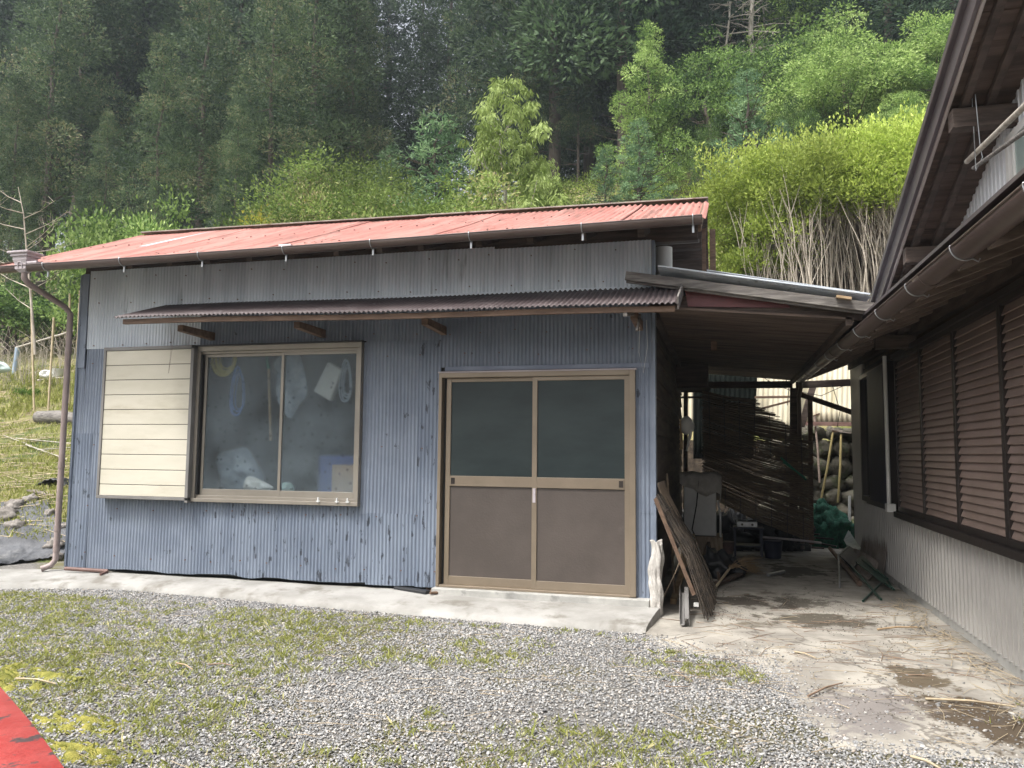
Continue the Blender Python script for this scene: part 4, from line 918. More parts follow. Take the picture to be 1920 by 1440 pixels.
# crate and ladle on side wall
e = empty('slatted_basket', ony(1262, 840, 9.6), 'yellowish lattice basket hanging on the dark side boards', 'basket')
b = MB(); p0 = ony(1256, 788, 9.4); p1 = ony(1275, 842, 9.4)
for k in range(7): z = p1.z+(p0.z-p1.z)*k/6; b.bar((XR+.10, 9.25, z), (XR+.10, 9.75, z), .008, .014)
for k in range(7): y = 9.25+.5*k/6; b.bar((XR+.11, y, p1.z), (XR+.11, y, p0.z), .008, .014)
b.build('lattice', 'wood_tan', e)
b = MB(); p = ony(1287, 798, 9.5); b.blob(p, (.085, .07, .11), 3, .15, 9); b.tube([p+Vector((.06, -.02, .05)), p+Vector((.04, -.02, -.12)), p+Vector((.0, 0, -.3))], [.022, .02, .008], 8); tag(b.build('watering_jug', 'white_dull', origin=p), 'grey-white plastic jug with a long spout hanging on the side wall', 'jug')

# washing machine with cloth
e = empty('washing_machine', ony(1318, 1005, 10.6), 'old white washing machine standing on a block in the passage', 'washing machine')
q0 = ony(1283, 1003, 10.5); q1 = ony(1345, 903, 10.5)
b = MB(); b.box((q0.x, 10.5, q0.z), (q1.x-.02, 10.95, q1.z)); b.build('cabinet', 'white_dull', e, .012)
b = MB(); b.box((q0.x+.01, 10.76, q1.z), (q1.x-.03, 10.94, q1.z+.09)); b.build('control_panel', 'white_dull', e, .01)
b = MB(); b.box((q0.x+.02, 10.52, q0.z-.01), (q1.x-.04, 10.9, q0.z+.0)); b.build('base_skirt', 'black', e)
b = MB(); b.tube([(q0.x+.19, 10.485, q1.z+.01), (q0.x+.16, 10.48, q1.z-.3), (q0.x+.10, 10.48, q1.z-.62), (q0.x+.13, 10.47, q1.z-.68)], .009, 6); b.build('power_cord', 'black', e)
b = MB(); b.tube([(q1.x+.0, 10.55, q0.z+.45), (q1.x+.03, 10.5, q0.z+.3), (q1.x+.03, 10.5, q0.z+.02), (q1.x+.05, 10.45, q0.z-.08)], .013, 8); b.build('drain_hose', 'white_dull', e)
b = MB(); b.box((q0.x-.02, 10.42, -.14), (q1.x+.06, 11.0, q0.z-.01)); tag(b.build('concrete_block', 'bark_sheet', bevel=.006, origin=(q0.x+.2, 10.7, -.14)), 'flat block under the washing machine', 'block')
def cloth(u, v):
    x = q0.x-.05+(q1.x-q0.x+.12)*u; y = 10.44+.5*v
    z = q1.z+.10 - .10*max(0, (.25-v))*3 + .012*noise.noise(Vector((u*6, v*6, 1)))
    edge = .0
    if v < .18: edge = (.18-v)/.18*(.06+.16*(1-abs(u-.62)*1.7)); y = 10.475+.02*noise.noise(Vector((u*7, v*3, 4)))
    if u > .85: edge += (u-.85)/.15*.16; x = q1.x+.03+.02*math.sin(v*9)
    return (x, y, z-max(edge, 0)+.02*noise.noise(Vector((u*5, v*5, 9))))
b = MB(); b.grid(cloth, 26, 22); tag(b.build('draped_cloth', 'cloth', solid=.006, origin=(q0.x+.2, 10.6, q1.z)), 'rumpled pale cloth draped over the washing machine', 'cloth')
# gas stove
e = empty('gas_stove', ony(1402, 1020, 11.0), 'old two-burner gas stove on a low dark stand', 'stove')
s0, s1 = ony(1382, 985, 10.9), ony(1420, 976, 10.9); b = MB(); b.box((s0.x, 10.9, s0.z-.02), (s1.x, 11.2, s0.z+.05)); b.build('stove_body', 'steel', e, .006)
for dx in (.25, .75):
    b = MB(); c = Vector((s0.x+(s1.x-s0.x)*dx, 10.895, s0.z+.015)); b.tube([c, c+Vector((0, -.02, 0))], .016, 10); b.build('knob', 'black', e)
    b = MB(); c = Vector((s0.x+(s1.x-s0.x)*dx, 11.05, s0.z+.055)); b.tube([c+Vector((.055*math.cos(t), .055*math.sin(t), 0)) for t in np.linspace(0, 6.28, 16)], .006, 5); b.build('burner', 'black', e)
b = MB(); 
for x in (s0.x-.03, s1.x+.05): 
    for y in (10.88, 11.2): b.bar((x, y, -.13), (x, y, s0.z-.025), .025, .025)
b.box((s0.x-.05, 10.86, s0.z-.04), (s1.x+.08, 11.22, s0.z-.022)); b.box((s0.x-.04, 10.9, .0), (s1.x+.06, 11.2, .015)); tag(b.build('low_stand', 'navy', origin=(s0.x, 11, -.13)), 'dark metal stand carrying the gas stove', 'stand')
b = MB(); c = ony(1362, 1005, 10.9); b.tube([(c.x, 10.9, -.13), (c.x, 10.9, .05)], [.08, .1], 14); b.tube([(c.x, 10.9, .05), (c.x, 10.9, .06)], .105, 14); tag(b.build('bucket', 'rust', origin=(c.x, 10.9, -.13)), 'dark red bucket between the washing machine and the stove', 'bucket')
b = MB(); b.tube([ony(1430, 1007, 11.2), ony(1490, 1012, 11.0), ony(1540, 1018, 10.9)], .014, 8); tag(b.build('grey_pipe', 'gutter_pale', origin=ony(1430, 1007, 11.2)), 'long grey pipe lying under the reed blind', 'pipe')
b = MB(); b.tube([onz(1425, 1020, -.11), onz(1545, 1028, -.11)], .014, 8); tag(b.build('thin_pole', 'wood_dark', origin=onz(1425, 1020, -.12)), 'thin dark pole lying below the grey pipe', 'pole')
b = MB(); c = Vector((.62, 10.9, -.13)); b.tube([c, c+Vector((0, 0, .22))], [.10, .125], 18); b.tube([c+Vector((0, 0, .215)), c+Vector((0, 0, .225))], .13, 18); b.tube([c+Vector((-.125, 0, .21)), c+Vector((-.09, -.06, .10)), c+Vector((.09, -.06, .10)), c+Vector((.125, 0, .21))], .004, 5)
tag(b.build('bucket', 'navy', origin=c), 'dark blue bucket right of the gas stove', 'bucket')
# black rubbish heap behind the stove, spread out to darken the lit floor strip
b = MB()
for k in range(60):
    xx = random.uniform(-.65, 1.0); c = Vector((xx, random.uniform(11.7, 12.4), random.uniform(-.1, .22))); b.blob(c, (random.uniform(.12, .24), .16, random.uniform(.10, .2)), k, .9, 8, 2.2)
for k in range(24):
    xx = random.uniform(-.5, 1.2); a = random.gauss(0, .3); b.bar((xx-.3, 11.6+random.uniform(0, .5), -.08+random.uniform(0, .3)), (xx+.3, 11.6+random.uniform(0, .5), -.08+random.uniform(0, .3)), random.uniform(.02, .06), random.uniform(.015, .03))
tag(b.build('dark_rubbish_fill', 'black', origin=(.2, 11.7, -.13)), 'dark rubbish heap under the reed blind, added to darken the lit floor', 'rubbish', kind='stuff')

# long-handled tools against the stones
for i, (p0, p1, y, m_, lab) in enumerate([((1527, 780), (1537, 905), 13.2, 'rafter', 'leftmost long tool handle leaning on the boulders'), ((1562, 808), (1540, 935), 13.0, 'old_handle', 'hoe with a slanting tan handle on the boulders'), ((1577, 812), (1571, 942), 12.9, 'old_handle', 'hoe with an upright yellowish handle on the boulders')]):
    a, b_ = ony(*p0, y), ony(*p1, y-.2); e = empty('garden_tool', b_, lab, 'tool', 'long-handled tools at the stone wall')
    b = MB(); b.tube([a, a.lerp(b_, .5)+Vector((.01, 0, 0)), b_], .017, 8); b.build('handle', m_, e)
    b = MB()
    if i: b.bar(a+Vector((-.12, 0, .03)), a+Vector((.14, 0, .0)), .08, .012); b.bar(a+Vector((0, 0, -.05)), a+Vector((0, 0, .04)), .03, .03)
    else: b.bar(a+Vector((-.02, 0, 0)), a+Vector((.08, 0, .04)), .03, .02)
    b.build('blade', 'dull_tin', e)
b = MB(); b.tube([ony(1593, 930, 12.6), ony(1592, 1005, 12.4)], .02, 8); tag(b.build('white_pipe', 'white_dull', origin=ony(1592, 1005, 12.4)), 'white plastic pipe standing by the house corner', 'pipe')
# green net heap
b = MB(); c = ony(1545, 985, 12.5)
for dx, dz, r in ((-.03, .22, .13), (-.02, .06, .2), (.1, -.02, .24), (.22, -.08, .2), (.02, -.12, .26), (.27, -.17, .15), (-.08, -.12, .16)): b.blob(c+Vector((dx, 0, dz)), (r, r*.8, r), dx*10, .7, 12, 2.5)
tag(b.build('green_net', 'net', origin=c), 'bundle of green netting heaped against the boulders', 'net')
b = MB(); b.tube([ony(1464, 858, 11.3), ony(1512, 900, 11.3)], .012, 8); b.tube([ony(1468, 866, 11.3), ony(1510, 896, 11.3)], .012, 8); tag(b.build('green_stake', 'green_plastic', origin=ony(1464, 858, 11.3)), 'green plastic stakes stuck through the reed blind', 'stake')
b = MB()
for pts in ([(1458, 690), (1480, 722), (1476, 760)], [(1560, 720), (1575, 770), (1570, 800)], [(1500, 735), (1540, 742), (1585, 722)], [(1420, 700), (1450, 720), (1490, 735)]): b.tube([ony(x, y, 11.9) for x, y in pts], .005, 5)
tag(b.build('old_cable', 'black', origin=ony(1480, 722, 11.9)), 'black cables slung from the passage post', 'cable')

# ------------------------------------------------------------------ leaning clutter at the shed corner
gr = -.135
A = onx(1229, 934, XR+.05); B = onz(1325, 1166, gr+.01); Cc = onx(1262, 902, XR+.04)
e = empty('leaning_reed_mat', B, 'stiff blackened reed mat leaning on the shed side boards', 'mat')
DV = Vector((0, 1.15, 0)); top0 = A; bot0 = B; mt = MB(); mr = random.Random(8)
top1 = onx(1272, 930, XR+.05); bot1 = onz(1345, 1095, gr+.01)
top1 = Vector((top0.x, top0.y+1.0, top0.z-.02)); bot1 = Vector((bot0.x+.06, bot0.y+.95, gr+.01))
for k in range(70):
    t = k/69; a = top0.lerp(top1, t)+Vector((mr.uniform(-.01, .01), mr.uniform(-.01, .01), mr.uniform(-.05, .03))); b_ = bot0.lerp(bot1, t)+Vector((mr.uniform(-.03, .03), mr.uniform(-.04, .02), mr.uniform(0, .10)))
    mid = a.lerp(b_, .5)+Vector((.05, 0, .02+.01*math.sin(t*8))); mt.tube([a, mid, b_], .006, 4, False)
mt.build('reeds', 'reed_old', e)
c_ = MB()
for s in (.12, .35, .58, .8):
    c_.tube([top0.lerp(bot0, s)+Vector((.05*math.sin(3.1*s)+.01, -.01, .01)), top1.lerp(bot1, s)+Vector((.05*math.sin(3.1*s)+.01, 0, .01))], .005, 4)
c_.build('binding', 'wood_dark', e)
b = MB(); b.bar(top0+Vector((-.0, -.03, .0)), bot0.lerp(top0, .22)+Vector((-.01, -.03, 0)), .014, .03); b.build('edge_lath', 'wood_brown', e)
# curved plywood sheet
b = MB(); T0 = onx(1236, 930, XR+.04); y0_ = 6.95
def ply(u, v):
    x = XR+.03+.10*math.sin(math.pi*min(1, v*1.02))**1.0+.16*math.sin(math.pi*v)**2*.6; z = gr+.01+1.08*v; return (x+.01*u, y0_+.7*u-.05*v, z)
b.grid(ply, 10, 20); tag(b.build('bent_plywood', 'bark_sheet', solid=.008, origin=(XR+.1, y0_, gr)), 'thin brown board bowed outwards behind the leaning reed mat', 'board')
b = MB(); b.bar(onx(1250, 898, XR+.03)+Vector((0, .1, .02)), onz(1262, 1128, gr+.02)+Vector((0, .25, 0)), .14, .018, (1, 0, 0)); tag(b.build('plank', 'bark_sheet', bevel=.003, origin=(XR+.1, 7.2, gr)), 'rough plank standing behind the reed mat against the shed', 'plank')
# planks and guttering under the mat
for i, (p0, p1, h0, h1, w, h, m_, lab) in enumerate([
    ((1262, 1128), (1300, 1050), .02, .30, .05, .05, 'wood_tan', 'short tan timber offcut leaning under the reed mat'),
    ((1300, 1108), (1335, 1035), .02, .22, .04, .09, 'wood_brown', 'brown plank end beneath the reed mat'),
    ((1348, 1085), (1318, 1020), .02, .25, .03, .09, 'wood_brown', 'flat board lying beside the black bag'),
    ((1332, 1100), (1395, 1078), .02, .03, .07, .03, 'wood_dark', 'dark flat board lying under the twig broom')]):
    a = onz(*p0, gr+h0); b_ = onz(*p1, gr+h0)+Vector((0, 0, h1)); b = MB(); b.bar(a, b_, w, h); tag(b.build('timber_offcut', m_, bevel=.003, origin=a), lab, 'timber')
b = MB(); a = onz(1283, 1172, gr+.02); d = (onz(1283, 1105, gr+.02)-a).normalized(); s = Vector((d.y, -d.x, 0)); L = .62
for w0, h0, w1, h1 in ((-.035, .06, -.03, 0), (-.03, 0, .0, .0), (.0, 0, .005, .05), (.005, .05, .035, .05), (.035, .05, .04, .0)):
    p = [a+s*w0+Vector((0, 0, h0)), a+s*w1+Vector((0, 0, h1)), a+d*L+s*w1+Vector((0, 0, h1+.14)), a+d*L+s*w0+Vector((0, 0, h0+.14))]; b.add(p, [(0, 1, 2, 3)])
tag(b.build('metal_channel', 'frame_grey', solid=.003, origin=a), 'grey metal channel lying on the slab at the shed corner', 'channel')
b = MB(); b.box((a.x+.06, a.y+.35, gr+.1), (a.x+.10, a.y+.38, gr+.13)); tag(b.build('white_tag', 'white', origin=a+Vector((.08, .36, .11))), 'small white plastic piece beside the metal channel', 'scrap')
# twig broom
a = onz(1335, 1110, gr+.03); hb = onz(1368, 1080, gr+.03)+Vector((0, 0, .08)); e = empty('twig_broom', a, 'bamboo-handled twig broom lying on the passage floor', 'broom')
b = MB(); b.tube([a, hb], [.012, .014], 8); b.build('handle', 'bamboo', e)
b = MB(); dirn = (onz(1425, 1068, gr+.03)-hb); 
for k in range(150):
    q = hb+Vector((random.gauss(0, .008), random.gauss(0, .008), random.gauss(0, .008))); dd = dirn*random.uniform(.5, 1.05)+Vector((random.gauss(0, .05), random.gauss(0, .10), abs(random.gauss(.03, .07))))
    b.tube([q, q+dd*.5+Vector((0, 0, .02)), q+dd+Vector((random.gauss(0, .02), random.gauss(0, .02), -.04))], [.003, .0025, .0015], 4, False)
b.build('twigs', 'wood_tan', e)
b = MB(); c = onz(1345, 1066, gr+.12)+Vector((0, .25, 0)); b.blob(c, (.19, .17, .16), 4, .8, 14, 2.4); b.blob(c+Vector((.15, .05, -.04)), (.14, .13, .1), 9, .9, 10, 2.4); tag(b.build('rubbish_bag', 'black', origin=c), 'crumpled black plastic bag beside the broom', 'bag')
b = MB(); b.tube([onz(1440, 1078, gr+.02), onz(1470, 1072, gr+.02)], .02, 8); tag(b.build('pipe_offcut', 'steel', origin=onz(1440, 1078, gr)), 'short white pipe offcut on the passage floor', 'pipe')
# white cloth wrapped at the corner foot
b = MB(); cx, cy = -.545, 6.735
def wrap(u, v):
    a = 2*math.pi*u; r = .046+.022*noise.noise(Vector((math.cos(a)*1.3, math.sin(a)*1.3, v*3.5)))+.012*noise.noise(Vector((math.cos(a)*2.5+v*3, math.sin(a)*2.5, v*6)))+.006*math.sin(a*5+v*9)
    return (cx+.012*math.sin(v*9)+math.cos(a)*r*1.05, cy+math.sin(a)*r, -.13+.60*v+.02*math.sin(a*2)*v)
b.grid(wrap, 40, 60); tag(b.build('wrapped_cloth', 'cloth', solid=.004, origin=(cx, cy, -.13)), 'dirty white cloth wrapped round the shed corner foot', 'cloth')

# folding chair, tray, tin sheets and bamboo on the right
e = empty('folding_stool', onz(1625, 1115, gr), 'collapsed dark green folding stool frame lying by the house wall', 'stool')
for p0, p1, h0, h1 in (((1618, 1130), (1660, 1098), .015, .06), ((1596, 1084), (1652, 1128), .14, .02), ((1607, 1082), (1672, 1112), .16, .05), ((1618, 1080), (1665, 1104), .18, .10), ((1660, 1096), (1676, 1113), .08, .04)):
    b = MB(); b.tube([onz(*p0, gr)+Vector((0, 0, h0)), onz(*p1, gr)+Vector((0, 0, h1))], .011, 8); b.build('leg', 'green_metal', e)
b = MB(); P = [onz(1606, 1078, gr)+Vector((0, 0, .17)), onz(1655, 1110, gr)+Vector((0, 0, .08)), onz(1668, 1104, gr)+Vector((0, 0, .09)), onz(1618, 1072, gr)+Vector((0, 0, .19))]; b.add(P, [(0, 1, 2, 3)]); b.build('seat', 'green_metal', e); b = None
e = empty('broken_chair', onz(1575, 1090, gr), 'broken navy folding chair with a bent silver leg', 'chair')
b = MB(); b.tube([onz(1575, 1103, gr)+Vector((0, 0, .01)), onz(1573, 1085, gr)+Vector((0, 0, .25)), onz(1592, 1060, gr)+Vector((0, 0, .23))], .010, 8); b.build('leg', 'steel', e)
P = [onz(1572, 1060, gr)+Vector((0, 0, .13)), onz(1600, 1075, gr)+Vector((0, 0, .05)), onz(1622, 1060, gr)+Vector((0, 0, .12)), onz(1590, 1045, gr)+Vector((0, 0, .15))]; b = MB(); b.add(P, [(0, 1, 2, 3)]); o = b.build('seat', 'navy', e, solid=.02)
P = [onz(1583, 1036, gr)+Vector((-.0, 0, .17)), onz(1600, 1062, gr)+Vector((0, 0, .10)), onz(1615, 1052, gr)+Vector((0, 0, .16)), onz(1592, 1030, gr)+Vector((0, 0, .27))]
b = MB(); b.add(P, [(0, 1, 2, 3)]); tag(b.build('metal_tray', 'steel', solid=.012, origin=P[0]), 'shallow silver tray propped on the broken chair', 'tray')
b = MB(); b.tube([onz(1556, 1045, gr)+Vector((0, 0, .12)), onz(1612, 1100, gr)+Vector((0, 0, .03))], [.022, .028], 10); tag(b.build('bamboo_pole', 'wood_brown', origin=onz(1612, 1100, gr)), 'short brown bamboo pole lying over the broken chair', 'pole')
def bent_sheet(px0, px1, bend, hgt, label, y_, th=0.):
    a = onz(*px0, gr+.01); b_ = onz(*px1, gr+.01); mb = MB(); n = int((b_-a).length/.045*6); vs = []; k = 10
    for j in range(k+1):
        for i in range(n+1):
            v = j/k; q = a.lerp(b_, i/n); q = q+Vector((bend*math.sin(math.pi*v*.5)+.008*math.sin(2*math.pi*i/6), 0, hgt*v*(1-.18*(i/n)**3))); vs.append(q)
    mb.add(vs, [(j*(n+1)+i, j*(n+1)+i+1, (j+1)*(n+1)+i+1, (j+1)*(n+1)+i) for j in range(k) for i in range(n)], True)
    return tag(mb.build('tin_sheet', 'dull_tin', solid=.002, origin=a), label, 'tin sheet', 'loose corrugated sheets at the house wall')
bent_sheet((1655, 1085), (1610, 1050), .07, .62, 'rusty corrugated offcut leaning upright on the ribbed wall', 0)
bent_sheet((1628, 1088), (1586, 1052), .10, .20, 'low curled corrugated offcut in front of the upright one', 0)
# ------------------------------------------------------------------ HOUSE on the right
HX = 1.75
ho = empty('house', (2.6, 6, -.15), 'brown house with ribbed lower wall, louvred shutters and deep dark eaves', 'house')
def ezs(y): return .0165*(y-6.6)
b = MB(); b.box((HX+.03, -3, -.2), (HX+.12, 11.55, 2.66)); b.box((HX+.03, 11.5, -.2), (7, 11.6, 2.66)); b.build('wall', 'wood_brown', ho)
b = MB(); b.box((HX-.025, -3, -.2), (HX+.029, 11.57, -.065)); b.build('footing', 'footing', ho)
def rib(y0, y1, z0, z1, x, m_, pitch=.10, nm='ribbed_siding', d=.03, ztop=None):
    mb = MB(); n = int((y1-y0)/pitch); vs = []
    for k in range(n+1):
        for f_, dx in ((0, 0), (.60, 0), (.64, -d), (.96, -d)):
            y = y0+(k+f_)*pitch
            if y > y1: y = y1
            vs += [(x+dx, y, z0), (x+dx, y, ztop(y) if ztop else z1)]
    fs = [(2*i, 2*i+1, 2*i+3, 2*i+2) for i in range(len(vs)//2-1)]
    mb.add(vs, fs); return mb.build(nm, m_, ho, solid=.001)
rib(-3, 11.55, -.07, .62, HX-.005, 'siding')
rib(10.65, 11.58, .62, 2.4, HX-.003, 'siding', .09)
b = MB(); b.box((HX-.03, 11.56, -.12), (HX+.03, 11.61, 2.4)); b.box((HX-.02, -3, .615), (HX+.03, 10.65, .64)); b.build('corner_trim', 'shutter_frame', ho)
# louvre shutters
LZ0, LZ1 = .66, 2.19
yk = 8.63
for k in range(8):
    y1_, y0_ = yk-k*1.04, yk-(k+1)*1.04
    fr_ = MB(); x0 = HX-.06
    fr_.box((x0, y0_+.002, LZ0), (HX+.02, y0_+.035, LZ1)); fr_.box((x0, y1_-.035, LZ0), (HX+.02, y1_-.002, LZ1)); fr_.box((x0, y0_+.035, LZ0), (HX+.02, y1_-.035, LZ0+.045)); fr_.box((x0, y0_+.035, LZ1-.04), (HX+.02, y1_-.035, LZ1))
    so = fr_.build('louvre_shutter', 'shutter_frame', ho, .002)
    sl_ = MB(); z = LZ0+.05
    while z < LZ1-.05:
        z2 = min(z+.058, LZ1-.042); sl_.add([(x0+.008, y0_+.035, z), (x0+.008, y1_-.035, z), (x0+.034, y1_-.035, z2+.004), (x0+.034, y0_+.035, z2+.004), (x0+.014, y0_+.035, z-.006), (x0+.014, y1_-.035, z-.006)],
            [(0, 3, 2, 1), (0, 1, 5, 4)]); z += .0575
    sl_.build('slats', 'shutter', so)
b = MB(); b.box((HX-.10, -3, .60), (HX-.002, 8.66, .655)); b.box((HX-.085, -3, LZ1), (HX-.002, 8.66, LZ1+.04)); b.build('shutter_rail', 'shutter_frame', ho, .003)
# far window with blind
b = MB(); b.box((HX-.08, 8.9, .66), (HX+.02, 8.95, 2.2)); b.box((HX-.08, 10.55, .66), (HX+.02, 10.62, 2.2)); b.box((HX-.08, 8.95, .66), (HX+.02, 10.55, .72)); b.box((HX-.08, 8.95, 2.15), (HX+.02, 10.55, 2.2)); b.box((HX-.07, 9.95, .72), (HX+.02, 10.02, 2.15))
wf = b.build('window_frame', 'shutter_frame', ho, .003)
b = MB(); b.box((HX-.02, 10.02, .72), (HX-.012, 10.55, 2.15)); b.build('pane', 'dark_glass', wf)
b = MB(); b.box((HX-.10, 9.0, .70), (HX-.085, 9.92, 2.17)); b.build('dark_screen', 'navy', wf)
b = MB(); b.box((HX-.045, 10.06, .75), (HX-.035, 10.16, 2.1)); b.build('stile', 'bronze', wf)
b = MB(); b.tube([(HX-.11, 8.8, .66), (HX-.11, 8.8, 2.24)], .02, 10); b.box((HX-.14, 8.74, .64), (HX-.06, 8.86, .72)); b.build('white_conduit', 'white', ho)
# lower eave: rafters, boards, gutter
def GXZ(y): return 2.205+ezs(y)
b = MB(); ya, yb = -3, 11.85
def quadslab(mb, P, t):
    mb.add(list(P)+[(p[0], p[1], p[2]+t) for p in P], [(0,3,2,1), (4,5,6,7), (0,1,5,4), (1,2,6,5), (2,3,7,6), (3,0,4,7)])
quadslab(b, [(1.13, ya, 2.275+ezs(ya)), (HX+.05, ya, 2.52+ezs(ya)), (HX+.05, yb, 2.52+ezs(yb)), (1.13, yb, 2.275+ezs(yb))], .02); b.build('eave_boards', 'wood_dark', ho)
b = MB(); quadslab(b, [(1.09, ya, 2.305+ezs(ya)), (HX-.01, ya, 2.56+ezs(ya)), (HX-.01, yb, 2.56+ezs(yb)), (1.09, yb, 2.305+ezs(yb))], .02); b.build('lower_roof', 'verge', ho)
y = 11.6
while y > -2.5:
    b = MB(); z = ezs(y); b.bar((1.15, y, 2.215+z), (HX+.02, y, 2.455+z), .055, .09); b.build('rafter', 'rafter', ho, .002); y -= .455
b = MB(); b.bar((HX-.03, ya, 2.36+ezs(ya)), (HX-.03, yb-.3, 2.36+ezs(yb)), .07, .13); b.bar((HX-.01, ya, 2.26), (HX-.01, 10.6, 2.26), .03, .06); b.build('wall_beam', 'wood_dark', ho)
b = MB(); b.bar((1.145, ya, 2.262+ezs(ya)), (1.145, yb, 2.262+ezs(yb)), .018, .06); b.build('fascia', 'wood_dark', ho)
g = MB(); gx = 1.085; halfpipe(g, (gx, 11.75, GXZ(11.75)), (gx, -3, GXZ(-3)), .062); g.tube([(gx-.062, 11.75, GXZ(11.75)), (gx-.062, -3, GXZ(-3))], .006, 6)
hg = g.build('gutter', 'gutter', ho)
y = 11.2
while y > -2:
    z = GXZ(y); b = MB(); b.tube([(gx+.07, y, z+.03), (gx, y, z+.008), (gx-.066, y, z+.004)]+[(gx-.066*math.cos(t), y, z-.066*math.sin(t)) for t in np.linspace(.1, 2.0, 9)]+[(gx+.05, y, z-.075), (gx+.058, y, z-.06)], .0038, 6); b.build('gutter_bracket', 'steel', hg); y -= .91
for y in (10.6, 8.2, 4.6): b = MB(); z = GXZ(y); halfpipe(b, (gx, y+.07, z-.002), (gx, y-.07, z-.002), .0655, segs=2); b.build('gutter_joint', 'gutter', hg)
b = MB(); z = GXZ(11.75); b.tube([(gx, 11.7, z-.05), (gx, 11.7, z-.12), (gx-.02, 11.8, z-.25), (gx-.02, 11.8, -.1)], .03, 10); b.build('downpipe', 'gutter', ho)

# upper gable
def sof(y): return 2.9+.38*(6.44-y)
rib(-3, 7.6, 2.5, 3, HX-.004, 'siding_grey', .075, 'gable_siding', .008, ztop=lambda y: sof(y)+.02)
VX = 1.34
b = MB(); n = 60
for k in range(n):
    y0_, y1_ = 8.0-k*.19, 8.0-(k+1)*.19+.004; dz = random.uniform(0, .008)
    quadslab(b, [(VX+.03, y1_, sof(y1_)+dz), (HX+.04, y1_, sof(y1_)+dz), (HX+.04, y0_, sof(y0_)+dz), (VX+.03, y0_, sof(y0_)+dz)], .014)
b.build('soffit_boards', 'wood_darkx', ho)
b = MB(); b.bar((VX+.012, 8.0, sof(8.)+.05), (VX+.012, -3, sof(-3)+.05), .024, .14); b.build('verge_board', 'verge', ho, .003)
b = MB(); b.bar((VX-.002, 8.02, sof(8.02)+.135), (VX-.002, -3, sof(-3)+.135), .06, .05); b.build('verge_cap', 'verge', ho, .006)
b = MB(); b.bar((VX+.034, 8.0, sof(8.)-.012), (VX+.034, -3, sof(-3)-.012), .018, .05); b.build('verge_trim', 'verge_pale', ho, .002)
b = MB(); quadslab(b, [(VX-.02, 8.02, sof(8.02)+.17), (6, 8.02, sof(8.02)+.17), (6, -3, sof(-3)+.17), (VX-.02, -3, sof(-3)+.17)], .03); b.build('main_roof', 'verge', ho)
for x in (1.46, 1.60):
    b = MB(); b.bar((x, 7.9, sof(7.9)-.025), (x, -3, sof(-3)-.025), .045, .045); b.build('verge_rafter', 'wood_dark', ho, .002)
for y in (7.85, 6.55, 5.2, 3.85, 2.5):
    b = MB(); b.box((VX+.045, y-.05, sof(y)-.17), (HX+.02, y+.05, sof(y)-.05)); b.build('purlin', 'wood_dark', ho, .003)
b = MB(); b.box((HX-.035, 5.28, 2.6), (HX+.01, 5.33, 3.17)); b.box((HX-.035, 3.6, 3.12), (HX+.01, 5.28, 3.17)); b.box((HX-.035, 3.6, 2.6), (HX+.01, 5.28, 2.65)); b.box((HX-.025, 5.22, 2.65), (HX+.01, 5.25, 3.12)); b.box((HX-.035, 4.4, 2.65), (HX+.01, 4.45, 3.12))
uw = b.build('upper_window', 'white', ho, .003)
b = MB(); b.box((HX-.015, 3.62, 2.65), (HX-.008, 5.22, 3.12)); b.build('pane', 'pale_glass', uw)
# laundry poles
for p0, p1, r, lab in (((1813, 303), (1920, 200), .017, 'upper pale laundry pole hung under the gable eaves'), ((1826, 315), (1920, 248), .013, 'lower thinner laundry pole hung under the gable eaves')):
    a = onx(*p0, 1.52); b_ = onx(*p1, 1.52); d = (b_-a).normalized(); e = a+d*3.2; o = MB(); o.tube([a, e], r, 10); tag(o.build('laundry_pole', 'wood_grey' if r < .015 else 'bark_pale', origin=a), lab, 'pole', 'laundry poles')
w = MB(); pp = onx(1838, 280, 1.52); w.tube([(1.5, pp.y-.02, sof(pp.y)-.02), (1.52, pp.y, pp.z+.02), (1.53, pp.y, pp.z-.05), (1.5, pp.y+.03, pp.z-.12), (1.5, pp.y+.04, sof(pp.y)-.02)], .003, 5)
tag(w.build('hanging_wire', 'steel', origin=pp), 'bent wire loop holding the two laundry poles', 'wire')

# ------------------------------------------------------------------ apron, slab, yard
OUT = [(-9.2, 5.55), (-7.6, 5.75), (-6.2, 6.30), (-5.6, 6.44), (-4.4, 6.34), (-3.15, 6.22), (-2.0, 6.14), (-.62, 6.08)]
INN = [(-9.2, 6.15), (-7.6, 6.5), (-6.7, 6.82), (-.52, 6.82)]
def apr(u, v):
    x = -9.2+8.62*u; yo = interp(OUT, x)+.025*noise.noise(Vector((x*1.3, 0, 0))); yi = interp(INN, x); y = yi+(yo-yi)*v
    if u > .985: x += 0
    z = -.055-.02*v-.045*v**3+.006*noise.noise(Vector((x*2, y*4, 0)))
    if v > .93: z -= (v-.93)/.07*.06
    x2 = x+.08*(1-v)*(u > .99)
    return (x2, y, z)
b = MB(); b.grid(apr, 240, 24); tag(b.build('concrete_apron', 'concrete'), kind='structure')
b = MB(); P1 = [apr(1, v/24) for v in range(25)]; b.add([p for p in P1]+[(p[0]+.01, p[1], -.2) for p in P1], [(i, i+1, 26+i, 25+i) for i in range(24)]); tag(b.build('apron_end', 'concrete'), kind='structure')

